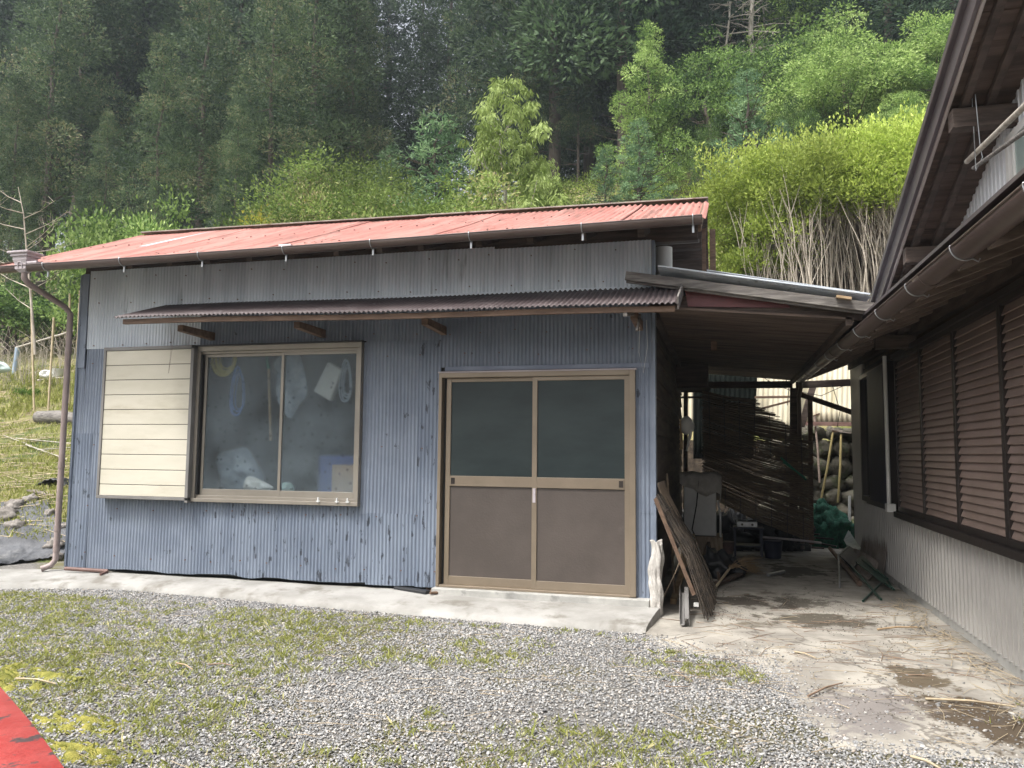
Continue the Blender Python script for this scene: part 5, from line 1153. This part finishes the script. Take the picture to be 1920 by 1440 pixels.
def slabmat():
    M = mat('stained_slab', (.22, .205, .18), (.35, .33, .29), 2.8, .92, 0, .6, 40, c3=(.13, .115, .09), t3=(.57, .68), s3=1.9, bdist=.006)
    nt = M.node_tree; N = nt.nodes; L = nt.links; b = N['Principled BSDF']; src = b.inputs['Base Color'].links[0].from_socket
    tc = [n for n in N if n.type == 'TEX_COORD'][0]
    nz = N.new('ShaderNodeTexNoise'); nz.inputs['Scale'].default_value = 3.2; nz.inputs['Detail'].default_value = 9; nz.inputs['Roughness'].default_value = .7; L.new(tc.outputs['Object'], nz.inputs[0])
    # mossy stains: soft ellipses broken by noise
    def blot(cx, cy, rx, ry, colr, k, prev):
        mp = N.new('ShaderNodeMapping'); mp.inputs['Location'].default_value = (-cx/rx, -cy/ry, 0); mp.inputs['Scale'].default_value = (1/rx, 1/ry, 0); L.new(tc.outputs['Object'], mp.inputs[0])
        ln = N.new('ShaderNodeVectorMath'); ln.operation = 'LENGTH'; L.new(mp.outputs[0], ln.inputs[0])
        ad = N.new('ShaderNodeMath'); ad.operation = 'MULTIPLY_ADD'; ad.inputs[1].default_value = -5.2; L.new(nz.outputs[0], ad.inputs[0]); L.new(ln.outputs['Value'], ad.inputs[2])
        mr = N.new('ShaderNodeMapRange'); mr.inputs[1].default_value = -1.7; mr.inputs[2].default_value = -2.0; mr.inputs[4].default_value = k; L.new(ad.outputs[0], mr.inputs[0])
        mx = N.new('ShaderNodeMix'); mx.data_type = 'RGBA'; L.new(mr.outputs[0], mx.inputs[0]); L.new(prev, mx.inputs[6]); mx.inputs[7].default_value = (*colr, 1); return mx.outputs[2]
    for px, py, rx, ry, c, k in ((1850, 1360, .34, .55, (.055, .036, .018), .95), (1720, 1275, .22, .34, (.07, .05, .025), .9), (1560, 1165, .5, .28, (.055, .045, .03), .9), (1400, 1130, .4, .35, (.05, .04, .028), .9),
                                 (1500, 1130, .35, .35, (.05, .042, .03), .85), (1490, 1070, .4, .6, (.035, .03, .025), .8), (1560, 1330, .5, .45, (.16, .145, .14), .8), (1640, 1230, .25, .2, (.08, .065, .05), .6)):
        p = onz(px, py, -.14); src = blot(p.x, p.y, rx, ry, c, k, src)
    # cracks
    vo = N.new('ShaderNodeTexVoronoi'); vo.feature = 'DISTANCE_TO_EDGE'; vo.inputs['Scale'].default_value = .75
    n2 = N.new('ShaderNodeTexNoise'); n2.inputs['Scale'].default_value = 2.5; n2.inputs['Detail'].default_value = 6; L.new(tc.outputs['Object'], n2.inputs[0])
    va = N.new('ShaderNodeVectorMath'); va.operation = 'MULTIPLY_ADD'; va.inputs[1].default_value = (.6, .6, .6); L.new(n2.outputs['Color'], va.inputs[0]); L.new(tc.outputs['Object'], va.inputs[2]); L.new(va.outputs[0], vo.inputs[0])
    mr = N.new('ShaderNodeMapRange'); mr.inputs[1].default_value = .003; mr.inputs[2].default_value = .008; mr.inputs[3].default_value = .6; mr.inputs[4].default_value = 0; L.new(vo.outputs[0], mr.inputs[0])
    mx = N.new('ShaderNodeMix'); mx.data_type = 'RGBA'; L.new(mr.outputs[0], mx.inputs[0]); L.new(src, mx.inputs[6]); mx.inputs[7].default_value = (.06, .05, .04, 1)
    L.new(mx.outputs[2], b.inputs['Base Color'])
    return M
EDGE = [onz(*p, -.14) for p in ((1203, 1196), (1240, 1212), (1290, 1226), (1380, 1236), (1440, 1262), (1480, 1310), (1520, 1370), (1560, 1400), (1700, 1412), (1800, 1420), (1960, 1440))]
b = MB(); poly = [(p.x, p.y) for p in EDGE]+[(HX+.05, EDGE[-1].y), (HX+.05, 13.9), (-1.2, 13.9), (-1.2, 6.6), (-.56, 6.6)]
# gridded slab for slight unevenness
def inpoly(x, y):
    c = False; n = len(poly); j = n-1
    for i in range(n):
        (xi, yi), (xj, yj) = poly[i], poly[j]
        if (yi > y) != (yj > y) and x < (xj-xi)*(y-yi)/(yj-yi)+xi: c = not c
        j = i
    return c
g_ = .03; gx0, gy0 = -1.2, 3.3; nxg, nyg = 102, 356; idx = {}
def edist(x, y):
    d = 9.
    for p, q in zip(EDGE, EDGE[1:]):
        ax, ay, bx_, by_ = p.x, p.y, q.x, q.y; L2 = (bx_-ax)**2+(by_-ay)**2; t = max(0, min(1, ((x-ax)*(bx_-ax)+(y-ay)*(by_-ay))/L2)); d = min(d, math.hypot(x-ax-t*(bx_-ax), y-ay-t*(by_-ay)))
    return d
def slz(x, y): return -.136-.013*max(0, 1-edist(x, y)/.3)+.008*noise.noise(Vector((x*.9, y*.9, 0)))+.003*noise.noise(Vector((x*6, y*6, 0)))
for j in range(nyg):
    for i in range(nxg):
        x, y = gx0+i*g_, gy0+j*g_
        if inpoly(x+.015+.09*noise.noise(Vector((x*3, y*3, 0)))+.03*noise.noise(Vector((x*11, y*11, 0))), y+.015+.09*noise.noise(Vector((x*3, y*3, 5)))):
            q = []
            for a, c in ((0, 0), (1, 0), (1, 1), (0, 1)):
                k = (i+a, j+c)
                if k not in idx: idx[k] = len(b.v); b.v.append((gx0+k[0]*g_, gy0+k[1]*g_, slz(gx0+k[0]*g_, gy0+k[1]*g_)))
                q.append(idx[k])
            b.f.append(tuple(q)); b.sm.append(True)
MT['slab'] = slabmat(); tag(b.build('concrete_slab', 'slab'), kind='structure')

# gravel: one stuff mesh of many small stones
ico_v = []; ph = (1+5**.5)/2
for a in (-1, 1):
    for c in (-ph, ph): ico_v += [(0, a, c), (a, c, 0), (c, 0, a)]
ico_v = np.array(ico_v)/math.hypot(1, ph)
from itertools import combinations
ico_f = [t for t in combinations(range(12), 3) if all(abs(np.linalg.norm(ico_v[i]-ico_v[j])-1.0515) < .01 for i, j in combinations(t, 2))]
ico_f = np.array([t if np.dot(np.cross(ico_v[t[1]]-ico_v[t[0]], ico_v[t[2]]-ico_v[t[0]]), ico_v[t[0]]) > 0 else (t[0], t[2], t[1]) for t in ico_f])
def stones(name, X, Y, Z, Sz, material, label):
    n = len(X); v = np.repeat(ico_v[None], n, 0)*rng.uniform(.62, 1.2, (n, 12, 1))
    sc = np.stack([Sz*rng.uniform(.8, 1.4, n), Sz*rng.uniform(.55, 1., n), Sz*rng.uniform(.35, .7, n)], 1)[:, None, :]
    v = v*sc; a = rng.uniform(0, 6.28, n); t = rng.normal(0, .35, n); ca, sa, ct, st = np.cos(a), np.sin(a), np.cos(t), np.sin(t)
    x, y, z = v[..., 0].copy(), v[..., 1].copy(), v[..., 2].copy(); x, z = x*ct[:, None]-z*st[:, None], x*st[:, None]+z*ct[:, None]
    x, y = x*ca[:, None]-y*sa[:, None], x*sa[:, None]+y*ca[:, None]
    v = np.stack([x+X[:, None], y+Y[:, None], z+Z[:, None]], -1)
    f = (ico_f[None]+12*np.arange(n)[:, None, None]).reshape(-1, 3); me = bpy.data.meshes.new(name)
    me.vertices.add(12*n); me.vertices.foreach_set('co', v.ravel()); me.loops.add(f.size); me.loops.foreach_set('vertex_index', f.ravel()); me.polygons.add(len(f)); me.polygons.foreach_set('loop_start', np.arange(len(f))*3); me.update(calc_edges=True)
    at = me.attributes.new('rnd', 'FLOAT', 'POINT'); at.data.foreach_set('value', np.repeat(rng.uniform(0, 1, n), 12)); me.materials.append(material)
    o = bpy.data.objects.new(name, me); col.objects.link(o); return tag(o, label, 'gravel', kind='stuff')
def stonemat():
    M = bpy.data.materials.new('blue_grey_gravel'); M.use_nodes = True; nt = M.node_tree; N = nt.nodes; L = nt.links; b = N['Principled BSDF']; b.inputs['Roughness'].default_value = .8
    at = N.new('ShaderNodeAttribute'); at.attribute_name = 'rnd'; r = N.new('ShaderNodeValToRGB'); L.new(at.outputs['Fac'], r.inputs[0]); e = r.color_ramp.elements
    e[0].color = (.13, .13, .13, 1); e[1].color = (.47, .465, .45, 1)
    for p, c in ((.25, (.19, .192, .196, 1)), (.55, (.28, .282, .282, 1)), (.75, (.36, .358, .35, 1)), (.88, (.33, .285, .24, 1))): e.new(p).color = c
    L.new(r.outputs[0], b.inputs['Base Color']); return M
n = 250000
X = rng.uniform(-7.5, 2.2, n); Y = 2.6+(4.0)*rng.uniform(0, 1, n)
def outer(x): return interp(OUT, x)
keep = np.zeros(n, bool); 
for i in range(n):
    x, y = X[i], Y[i]
    if y > outer(x)-.0 and x < -.58: continue
    if y > 6.05 and x >= -.6: continue
    q = onz  # density inside the frame only
    v = Vector((x, y, -.15))-EYE; d = v.dot(fw)
    if d < .5: continue
    u_ = 960+F*v.dot(rt)/d; w_ = 720-F*v.dot(up)/d
    if u_ < -160 or u_ > 2080 or w_ > 1560: continue
    ins = inpoly(x+.1*noise.noise(Vector((x*2.5, y*2.5, 1))), y+.1*noise.noise(Vector((x*2.5, y*2.5, 7))))
    if ins and random.random() > max(.02 if y > 5 else .06, .95*math.exp(-edist(x, y)/(.07+.12*max(0, noise.noise(Vector((x*2, y*2, 3)))+.3)))): continue
    dens = .95-.35*max(0, noise.noise(Vector((x*.9, y*.9, 2)))+.12)*2
    if random.random() > dens: continue
    keep[i] = True
X, Y = X[keep], Y[keep]; n = len(X); Sz = rng.uniform(.0048, .0098, n)*(1+.6*(rng.uniform(0, 1, n) > .95))
Z = -.15+Sz*.3+rng.uniform(0, .006, n)
Z = np.where([inpoly(a, c) for a, c in zip(X, Y)], np.array([slz(a, c) for a, c in zip(X, Y)])+Sz*.25, Z)
stones('gravel', X, Y, Z, Sz, stonemat(), 'blue-grey crushed stone covering the yard'); print('stones', n, 'forest', nf)

# grass tufts in the gravel
C = []; Dn = []
grng = random.Random(21)
def yardspot():
    while True:
        x, y = grng.uniform(-7.2, 1.6), grng.uniform(2.6, 6.35)
        if y > outer(x)-.02 and x < -.55: continue
        if y > 6.0: continue
        return x, y
tufts = 0
while tufts < 7500:
    x, y = yardspot(); f = noise.noise(Vector((x*.8+3, y*.8, 4)))+.35*noise.noise(Vector((x*3, y*3, 8)))
    left = max(0, min(1, (-2.2-x)/1.5))*.30+max(0, .12-abs(outer(x)-.18-y))*1.6
    if x > -.3: left += .12
    if inpoly(x, y) and (y > 5 or grng.random() < .93): continue
    if f+left < grng.uniform(-.12, .34): continue
    tufts += 1
    for k in range(grng.randint(3, 16)):
        h = grng.uniform(.008, .026)*(1.7 if grng.random() < .06 else 1); a = grng.uniform(0, 6.28); le = grng.uniform(.3, 1.6); C.append((x+grng.gauss(0, .018), y+grng.gauss(0, .018), -.14+h*.45)); Dn.append((math.cos(a)*le*h, math.sin(a)*le*h, h))
C = np.array(C); Dn = np.array(Dn); sz = np.linalg.norm(Dn, axis=1)*1.2
tag(leaves('grass', 'l_grass', C, sz, Dn, .14, origin=(-2.5, 4.5, -.15), spread=.15, rnd=rng.uniform(0, .95, len(C))), 'thin grass and weeds sprouting through the gravel', 'grass', kind='stuff')
# moss cushions low at the left
MT['moss'] = mat('yellow_green_moss', (.16, .165, .03), (.28, .26, .055), 14, .95, 0, 1., 90, bdist=.012)
for i, (px, py, rx, ry, lab) in enumerate([(15, 1275, .42, .28, 'larger yellow moss patch at the left edge behind the red metal'), (140, 1360, .26, .12, 'small yellow moss patch right of the red metal'), (130, 1415, .34, .12, 'yellow moss patch nearest the camera'), ]):
    c = onz(px, py, -.15); b = MB(); mm = []
    def mf(u, v, c=c, rx=rx, ry=ry):
        x, y = (u*2-1), (v*2-1); r = math.hypot(x, y); h = .016*(1-r*1.35)+.045*(noise.noise(Vector((x*3.5+i, y*3.5, 1))))+.02*noise.noise(Vector((x*14, y*14, i)))
        return (c.x+x*rx, c.y+y*ry, -.15+min(h, .03))
    b.grid(mf, 50, 40); tag(b.build('moss_patch', 'moss', origin=c), lab, 'moss', 'moss patches')
# twigs and straw litter
def litter(name, m_, n_, fn, rr, LL, label, z0):
    b = MB()
    for k in range(n_):
        x, y = fn(); a = random.gauss(.05, .55) if random.random() < .7 else random.uniform(0, 3.1); L = random.uniform(*LL); r = random.uniform(*rr); z = z0(x, y)+r
        m_x = Vector((x+L*.5*math.cos(a), y+L*.5*math.sin(a), z+random.uniform(0, .006))); b.tube([(x, y, z), m_x+Vector((-math.sin(a), math.cos(a), 0))*random.gauss(0, L*.04), (x+L*math.cos(a), y+L*math.sin(a), z+random.uniform(0, .01))], [r, r*.9, r*.5], 4, False)
    return tag(b.build(name, m_, origin=(0, 5, -.14)), label, 'litter', kind='stuff')
litter('twig_litter', 'dead_twig', 150, lambda: (random.uniform(-.4, 1.6), random.triangular(4.4, 8.2, 5.6)), (.001, .003), (.05, .38), 'reddish twigs scattered over the concrete slab', lambda x, y: -.134)
litter('reed_litter', 'straw', 90, lambda: (random.uniform(-.4, 1.6), random.triangular(4.0, 8.0, 5.3)), (.001, .0022), (.04, .28), 'broken reed straws scattered over the concrete slab', lambda x, y: -.134)
def wallside():
    y = random.uniform(3.6, 8.2); return HX-.06-abs(random.gauss(0, .10))-.1*random.random(), y
b = MB()
for k in range(210):
    x, y = wallside(); a = random.gauss(1.75, .35); L = random.uniform(.08, .4); r = random.uniform(.001, .0025); b.tube([(x, y, -.13+random.uniform(0, .02)), (x+L*math.cos(a), y-L*math.sin(a), -.13+random.uniform(0, .03))], r, 4, False)
tag(b.build('wall_foot_litter', 'straw', origin=(1.6, 5.5, -.13)), 'dry stalks drifted along the house footing', 'litter', kind='stuff')
litter('yard_straw', 'straw', 420, yardspot, (.0008, .002), (.04, .25), 'dry straws lying on the gravel', lambda x, y: -.132)
# small crumbs on slab
n = 5200; X = rng.uniform(-.5, 1.7, n); Y = rng.uniform(3.9, 8.5, n); 
kp = np.array([noise.noise(Vector((x*1.8, y*1.8, 4)))+.3*noise.noise(Vector((x*6, y*6, 4))) > (.0 if y > 5.2 else -.15) and inpoly(x, y) for x, y in zip(X, Y)])
X, Y = X[kp], Y[kp]; stones('slab_grit', X, Y, np.full(len(X), -.132), rng.uniform(.002, .007, len(X)), mat('dark_crumbs', (.06, .05, .04), (.25, .23, .2), 30, .9), 'loose grit and crumbs on the slab')
# single sticks worth naming
for (p0, p1, r, m_, lab) in [((1735, 1310), (1905, 1325), .007, 'straw', 'long pale cane lying across the brown moss at the lower right'), ((1515, 1305), (1580, 1280), .006, 'dead_twig', 'dark stick on the bare grit right of the gravel edge'),
        ((1490, 1222), (1530, 1234), .006, 'straw', 'short pale cane on the slab near the gravel corner'), ((1708, 1418), (1770, 1445), .007, 'straw', 'curved pale cane at the bottom edge on the right'),
        ((1645, 1180), (1720, 1176), .008, 'wood_tan', 'reddish split stick in front of the folding stool'), ((30, 1272), (105, 1282), .006, 'straw', 'pale straw stalk on the moss at the left'),
        ((330, 1243), (362, 1256), .004, 'wood_tan', 'thin orange stick on the gravel left of centre'), ((390, 1246), (438, 1248), .005, 'dead_twig', 'brown twig on the gravel below the window')]:
    a, b_ = onz(*p0, -.125), onz(*p1, -.12); o = MB(); o.tube([a, a.lerp(b_, .5)+Vector((0, .01, .008)), b_], [r, r*.9, r*.6], 6); tag(o.build('stick', m_, origin=a), lab, 'stick', 'sticks lying in the yard')
# things at the foot of the wall
b = MB(); a, c = onz(742, 1103, -.05), onz(803, 1112, -.05); b.bar(a, c, .07, .045); tag(b.build('plastic_trough', 'black', bevel=.01, origin=a), 'dark green-black plastic channel lying left of the door', 'trough')
for p0, p1, lab in (((800, 1104), (838, 1099), 'upper brown stake on the apron by the door'), ((802, 1109), (848, 1107), 'lower brown stake on the apron by the door'), ((806, 1112), (846, 1110), 'brown stake nearest the gravel by the door')):
    a, c = onz(*p0, -.04), onz(*p1, -.05); b = MB(); b.tube([a, c], .013, 8); tag(b.build('stake', 'wood_brown', origin=a), lab, 'stake', 'brown stakes by the door')
C = []; q = onz(812, 1092, -.04)
for k in range(70): C.append((q.x+random.gauss(0, .03), q.y+random.gauss(0, .012)-.02, -.04+abs(random.gauss(0, .045))))
tag(leaves('weed_tuft', 'l_weed', np.array(C), .028, None, .45, origin=q), 'small green weed growing at the left foot of the door', 'weed')
b = MB(); a, c = onz(122, 1066, -.02), onz(202, 1071, -.04); d = onz(188, 1077, -.05); b.tube([a, c], .02, 8); b.tube([c, d], .012, 6); tag(b.build('broken_pipe', 'rust', origin=a), 'broken reddish pipe lying at the foot of the left corner', 'pipe')

# ------------------------------------------------------------------ left bank
def hpos(px, py, y): p = ony(px, py, y); return Vector((p.x, y, hz(p.x, y)))
def ground_hit(px, py):
    d = ray(px, py); t = 4.
    while t < 40:
        p = EYE+d*t
        if p.z <= max(hz(p.x, p.y) if p.y > 7.3 else -.15, -.15): return p
        t += .03
    return p
def tarp(u, v):
    px = -60+175*u+25*math.sin(v*5)*u; py = 1068-110*v-18*u; p = ground_hit(px, py); g = max(hz(p.x, p.y), -.15)
    return (p.x, p.y, g+.03+.03*noise.noise(Vector((u*6, v*6, 2)))+.02*noise.noise(Vector((u*15, v*15, 2))))
b = MB(); b.grid(tarp, 34, 30); tag(b.build('weed_sheet', 'tarp', solid=.004, origin=ground_hit(40, 1020)), 'torn black weed-control sheet spread at the foot of the bank', 'tarp')
for i, (px, py, r, lab) in enumerate([(103, 1022, .10, 'grey rock beside the downpipe foot'), (12, 965, .13, 'rounded brown rock at the left edge of the bank'), (28, 948, .12, 'brown rock resting on the one at the left edge'), (30, 985, .10, 'low rock at the upper edge of the black sheet'), (95, 960, .07, 'small stone half under the metal tray'), (60, 935, .10, 'dark rock left of the metal tray'), (108, 1040, .06, 'small stone just above the downpipe elbow'), (122, 985, .08, 'stone close to the downpipe on the bank')]):
    p = ground_hit(px, py+6); b = MB(); b.blob((p.x, p.y, p.z+r*.35), (r*1.2, r, r*.7), i+3, .7, 9, 1.8); tag(b.build('rock', 'rock', origin=p), lab, 'rock', 'rocks on the left bank')
p = ground_hit(95, 918); b = MB()
def tile(u, v): a = math.pi*(.1+.8*u); return (p.x-.25+.5*u, p.y+.28*v, p.z+.02+.13*math.sin(a)+.01*math.sin(u*30))
b.grid(tile, 24, 4); tag(b.build('curved_tile', 'black', solid=.015, origin=p), 'arched black tile lying on the bank beside the downpipe', 'tile')
p = ground_hit(95, 925); b = MB(); b.bar(p+Vector((-.32, 0, .04)), p+Vector((.28, -.1, -.02)), .20, .02); tag(b.build('metal_tray', 'dull_tin', origin=p), 'rusty flat tray under the black tile', 'tray')
p0, p1 = ground_hit(72, 792), ground_hit(150, 797); b = MB(); b.tube([p0+Vector((0, 0, .10)), p0.lerp(p1, .5)+Vector((0, 0, .13)), p1+Vector((0, 0, .1))], [.13, .14, .12], 10); tag(b.build('old_log', 'wood_grey', origin=p0), 'weathered grey log lying on the grass bank', 'log')
for p0, p1, r, lab in [((30, 828), (135, 838), .013, 'upper pale pole lying below the log'), ((48, 840), (125, 868), .012, 'slanting pale pole below the log'), ((70, 850), (135, 845), .011, 'short pole crossing the slanting one'), ((5, 822), (60, 842), .009, 'thin pole at the left below the log'), ((70, 718), (120, 712), .03, 'pale pole lying behind the white basin')]:
    a, c = ground_hit(*p0)+Vector((0, 0, .06)), ground_hit(*p1)+Vector((0, 0, .06)); b = MB(); b.tube([a, c], [r, r*.7], 6); tag(b.build('bank_pole', 'bark_pale', origin=a), lab, 'pole', 'poles lying on the bank')
p = ground_hit(108, 708); b = MB(); b.tube([p+Vector((0, 0, .0)), p+Vector((0, 0, .22))], [.14, .2], 16); tag(b.build('white_basin', 'white', origin=p), 'white plastic basin standing on top of the bank', 'basin')
crump('plastic_scrap', 'white', 'crumpled white plastic scrap left of the basin', 'plastic', [(72, 698), (85, 692), (100, 697), (98, 708), (75, 709)], 15.5, .05, thick=.1)
p = ground_hit(25, 703); b = MB(); b.tube([ony(33, 652, p.y), ony(26, 705, p.y)], .06, 8); tag(b.build('blue_post', mat('blue_grey_pipe', (.28, .38, .5), (.35, .45, .57), 4, .5), origin=p), 'pale blue post standing at the top of the bank', 'post')
b = MB(); b.tube([ony(30, 652, p.y), ony(140, 620, p.y)], .03, 8); tag(b.build('bank_rail', 'bark_pale', origin=ony(30, 652, p.y)), 'pale rail running right from the blue post', 'rail')
crump('plastic_sheet', 'pale_glass', 'pale green plastic sheet heaped at the left edge on the bank', 'plastic', [(-30, 682), (0, 676), (14, 682), (24, 698), (-30, 702)], 15, .05, thick=.2)
for i, (x0, y0, x1, y1, lab) in enumerate([(58, 540, 70, 680, 'leftmost bamboo stake at the forest edge'), (101, 595, 97, 665, 'short bamboo stake in the middle at the forest edge'), (131, 550, 137, 640, 'bamboo stake closest to the downpipe'), (150, 545, 152, 570, 'stub of bamboo behind the downpipe')]):
    y = 13.5; b = MB(); a = ony(x0, y0, y); c = ony(x1, y1, y); c.z = min(c.z, hz(c.x, y)); b.tube([a, c], .022, 8); tag(b.build('bamboo_stake', 'bamboo', origin=c), lab, 'stake', 'bamboo stakes at the forest edge')
# bank grass and straw, low plants
C = []; Dn = []
for k in range(60000):
    y = grng.uniform(8.0, 17); x = grng.uniform(-1.22*y-2, -.86*y)
    if noise.noise(Vector((x*.9, y*.9, 5)))+.4*noise.noise(Vector((x*3, y*3, 5))) < grng.uniform(-.5, .25): continue
    h = grng.uniform(.03, .10)*(1+.6*(y > 13)); a = grng.uniform(0, 6.28); C.append((x, y, hz(x, y)+h*.4)); Dn.append((math.cos(a)*h*.5, math.sin(a)*h*.5, h))
tag(leaves('bank_grass', 'l_grass', np.array(C), np.linalg.norm(np.array(Dn), axis=1)*1.1, np.array(Dn), .16, origin=(-12, 12, 1), spread=.2), 'grass growing over the left bank', 'grass', kind='stuff')
def bankspot():
    y = random.uniform(8.0, 17); return random.uniform(-1.2*y-1.5, -.86*y), y
b = MB()
for k in range(700):
    x, y = bankspot(); a = random.gauss(.1, .5); L = random.uniform(.15, .9); z = hz(x, y)+.03; b.tube([(x, y, z), (x+L*math.cos(a), y+L*.4*math.sin(a), hz(x+L*math.cos(a), y+L*.4*math.sin(a))+random.uniform(.03, .08))], random.uniform(.002, .006), 4, False)
tag(b.build('bank_straw', 'straw', origin=(-12, 12, 1)), 'dry stalks and straw lying over the left bank', 'straw', kind='stuff')
p = ground_hit(52, 745); cl = [((p.x+random.uniform(-.2, .2), p.y+random.uniform(-.1, .1), p.z+random.uniform(.03, .18)), (.13, .12, .1), .6) for _ in range(14)]
C, D_, Q = clumps(cl, 5000, .5); tag(leaves('green_weed', 'l_weed', C, .05, D_+np.array([0, 0, .8]), .35, rnd=Q, origin=p), 'bright green weed clump alone on the grass bank', 'weed')
b = MB()
for k in range(260):
    y = random.uniform(15.5, 18); x = random.uniform(-1.15*y, -.84*y); z = hz(x, y); H = random.uniform(.3, 1.3); b.tube([(x, y, z), (x+random.gauss(0, .15), y, z+H*.6), (x+random.gauss(0, .35), y, z+H)], [.008, .006, .003], 4, False)
tag(b.build('dry_stalks', 'twig', origin=(-15, 16, 3)), 'dry standing stalks at the top of the left bank', 'stalks', kind='stuff')

# red metal at the lower left, close to the camera
RZ_ = .38; P = [onz(*q, RZ_) for q in ((-60, 1222), (-2, 1287), (28, 1321), (58, 1356), (92, 1402), (121, 1444), (155, 1505))]
b = MB(); ins = [p+Vector((-.9, -.5, .02)) for p in P]; n = len(P)
top = P+ins; low = [Vector((p.x, p.y, p.z-.10)) for p in P]
e_ = [p+Vector((.012, -.004, -.012)) for p in P]
b.add([*[p for p in P], *ins, *e_, *[p+Vector((0, 0, -.09)) for p in e_]], [(i, i+1, n+i+1, n+i) for i in range(n-1)]+[(i+1, i, 2*n+i, 2*n+i+1) for i in range(n-1)]+[(2*n+i+1, 2*n+i, 3*n+i, 3*n+i+1) for i in range(n-1)], True)
tag(b.build('red_metal_cover', 'red_paint', solid=.004, origin=P[2]), 'worn red painted metal cover at the lower left corner', 'metal cover')
b = MB(); q = P[2]+Vector((-.35, -.2, 0)); b.tube([(q.x, q.y, -.15), (q.x, q.y, RZ_)], .04, 8); o = b.build('leg', 'red_paint', bpy.data.objects['red_metal_cover'])

# ------------------------------------------------------------------ light, sky, air
SUN_EL, SUN_AZ = R(60), R(214)   # azimuth measured clockwise from +Y
w = bpy.data.worlds.new('World'); S.world = w; w.use_nodes = True; nt = w.node_tree
sk = nt.nodes.new('ShaderNodeTexSky'); sk.sky_type = 'NISHITA'; sk.sun_disc = False; sk.sun_elevation = SUN_EL; sk.sun_rotation = SUN_AZ
sk.air_density = 1.2; sk.dust_density = 8.; sk.ozone_density = 1.
hs = nt.nodes.new('ShaderNodeHueSaturation'); hs.inputs['Saturation'].default_value = .35; nt.links.new(sk.outputs[0], hs.inputs['Color'])
nt.links.new(hs.outputs[0], nt.nodes['Background'].inputs[0]); nt.nodes['Background'].inputs[1].default_value = .15
ld = bpy.data.lights.new('sun', 'SUN'); ld.energy = 2.1; ld.angle = R(12); ld.color = (1, .965, .91); lo = bpy.data.objects.new('sun', ld); col.objects.link(lo)
d = Vector((math.sin(SUN_AZ)*math.cos(SUN_EL), math.cos(SUN_AZ)*math.cos(SUN_EL), math.sin(SUN_EL))); lo.rotation_euler = d.to_track_quat('Z', 'Y').to_euler(); lo.location = (0, 0, 30)
HAZE = True
if HAZE:
    M = bpy.data.materials.new('haze'); M.use_nodes = True; N = M.node_tree.nodes; N.remove(N['Principled BSDF'])
    v = N.new('ShaderNodeVolumePrincipled'); v.inputs['Color'].default_value = (.8, .9, 1, 1); v.inputs['Density'].default_value = .0010; v.inputs['Anisotropy'].default_value = .3
    M.node_tree.links.new(v.outputs[0], N['Material Output'].inputs['Volume'])
    b = MB(); b.box((-115, -12, -1.5), (95, 122, 46)); tag(b.build('haze', M), kind='stuff')

S.view_settings.view_transform = 'Standard'; S.view_settings.look = 'None'; S.view_settings.exposure = .92; S.view_settings.gamma = 1
S.render.engine = 'CYCLES'
S.cycles.max_bounces = 8; S.cycles.transparent_max_bounces = 8; S.cycles.volume_bounces = 0; S.cycles.sample_clamp_indirect = 6
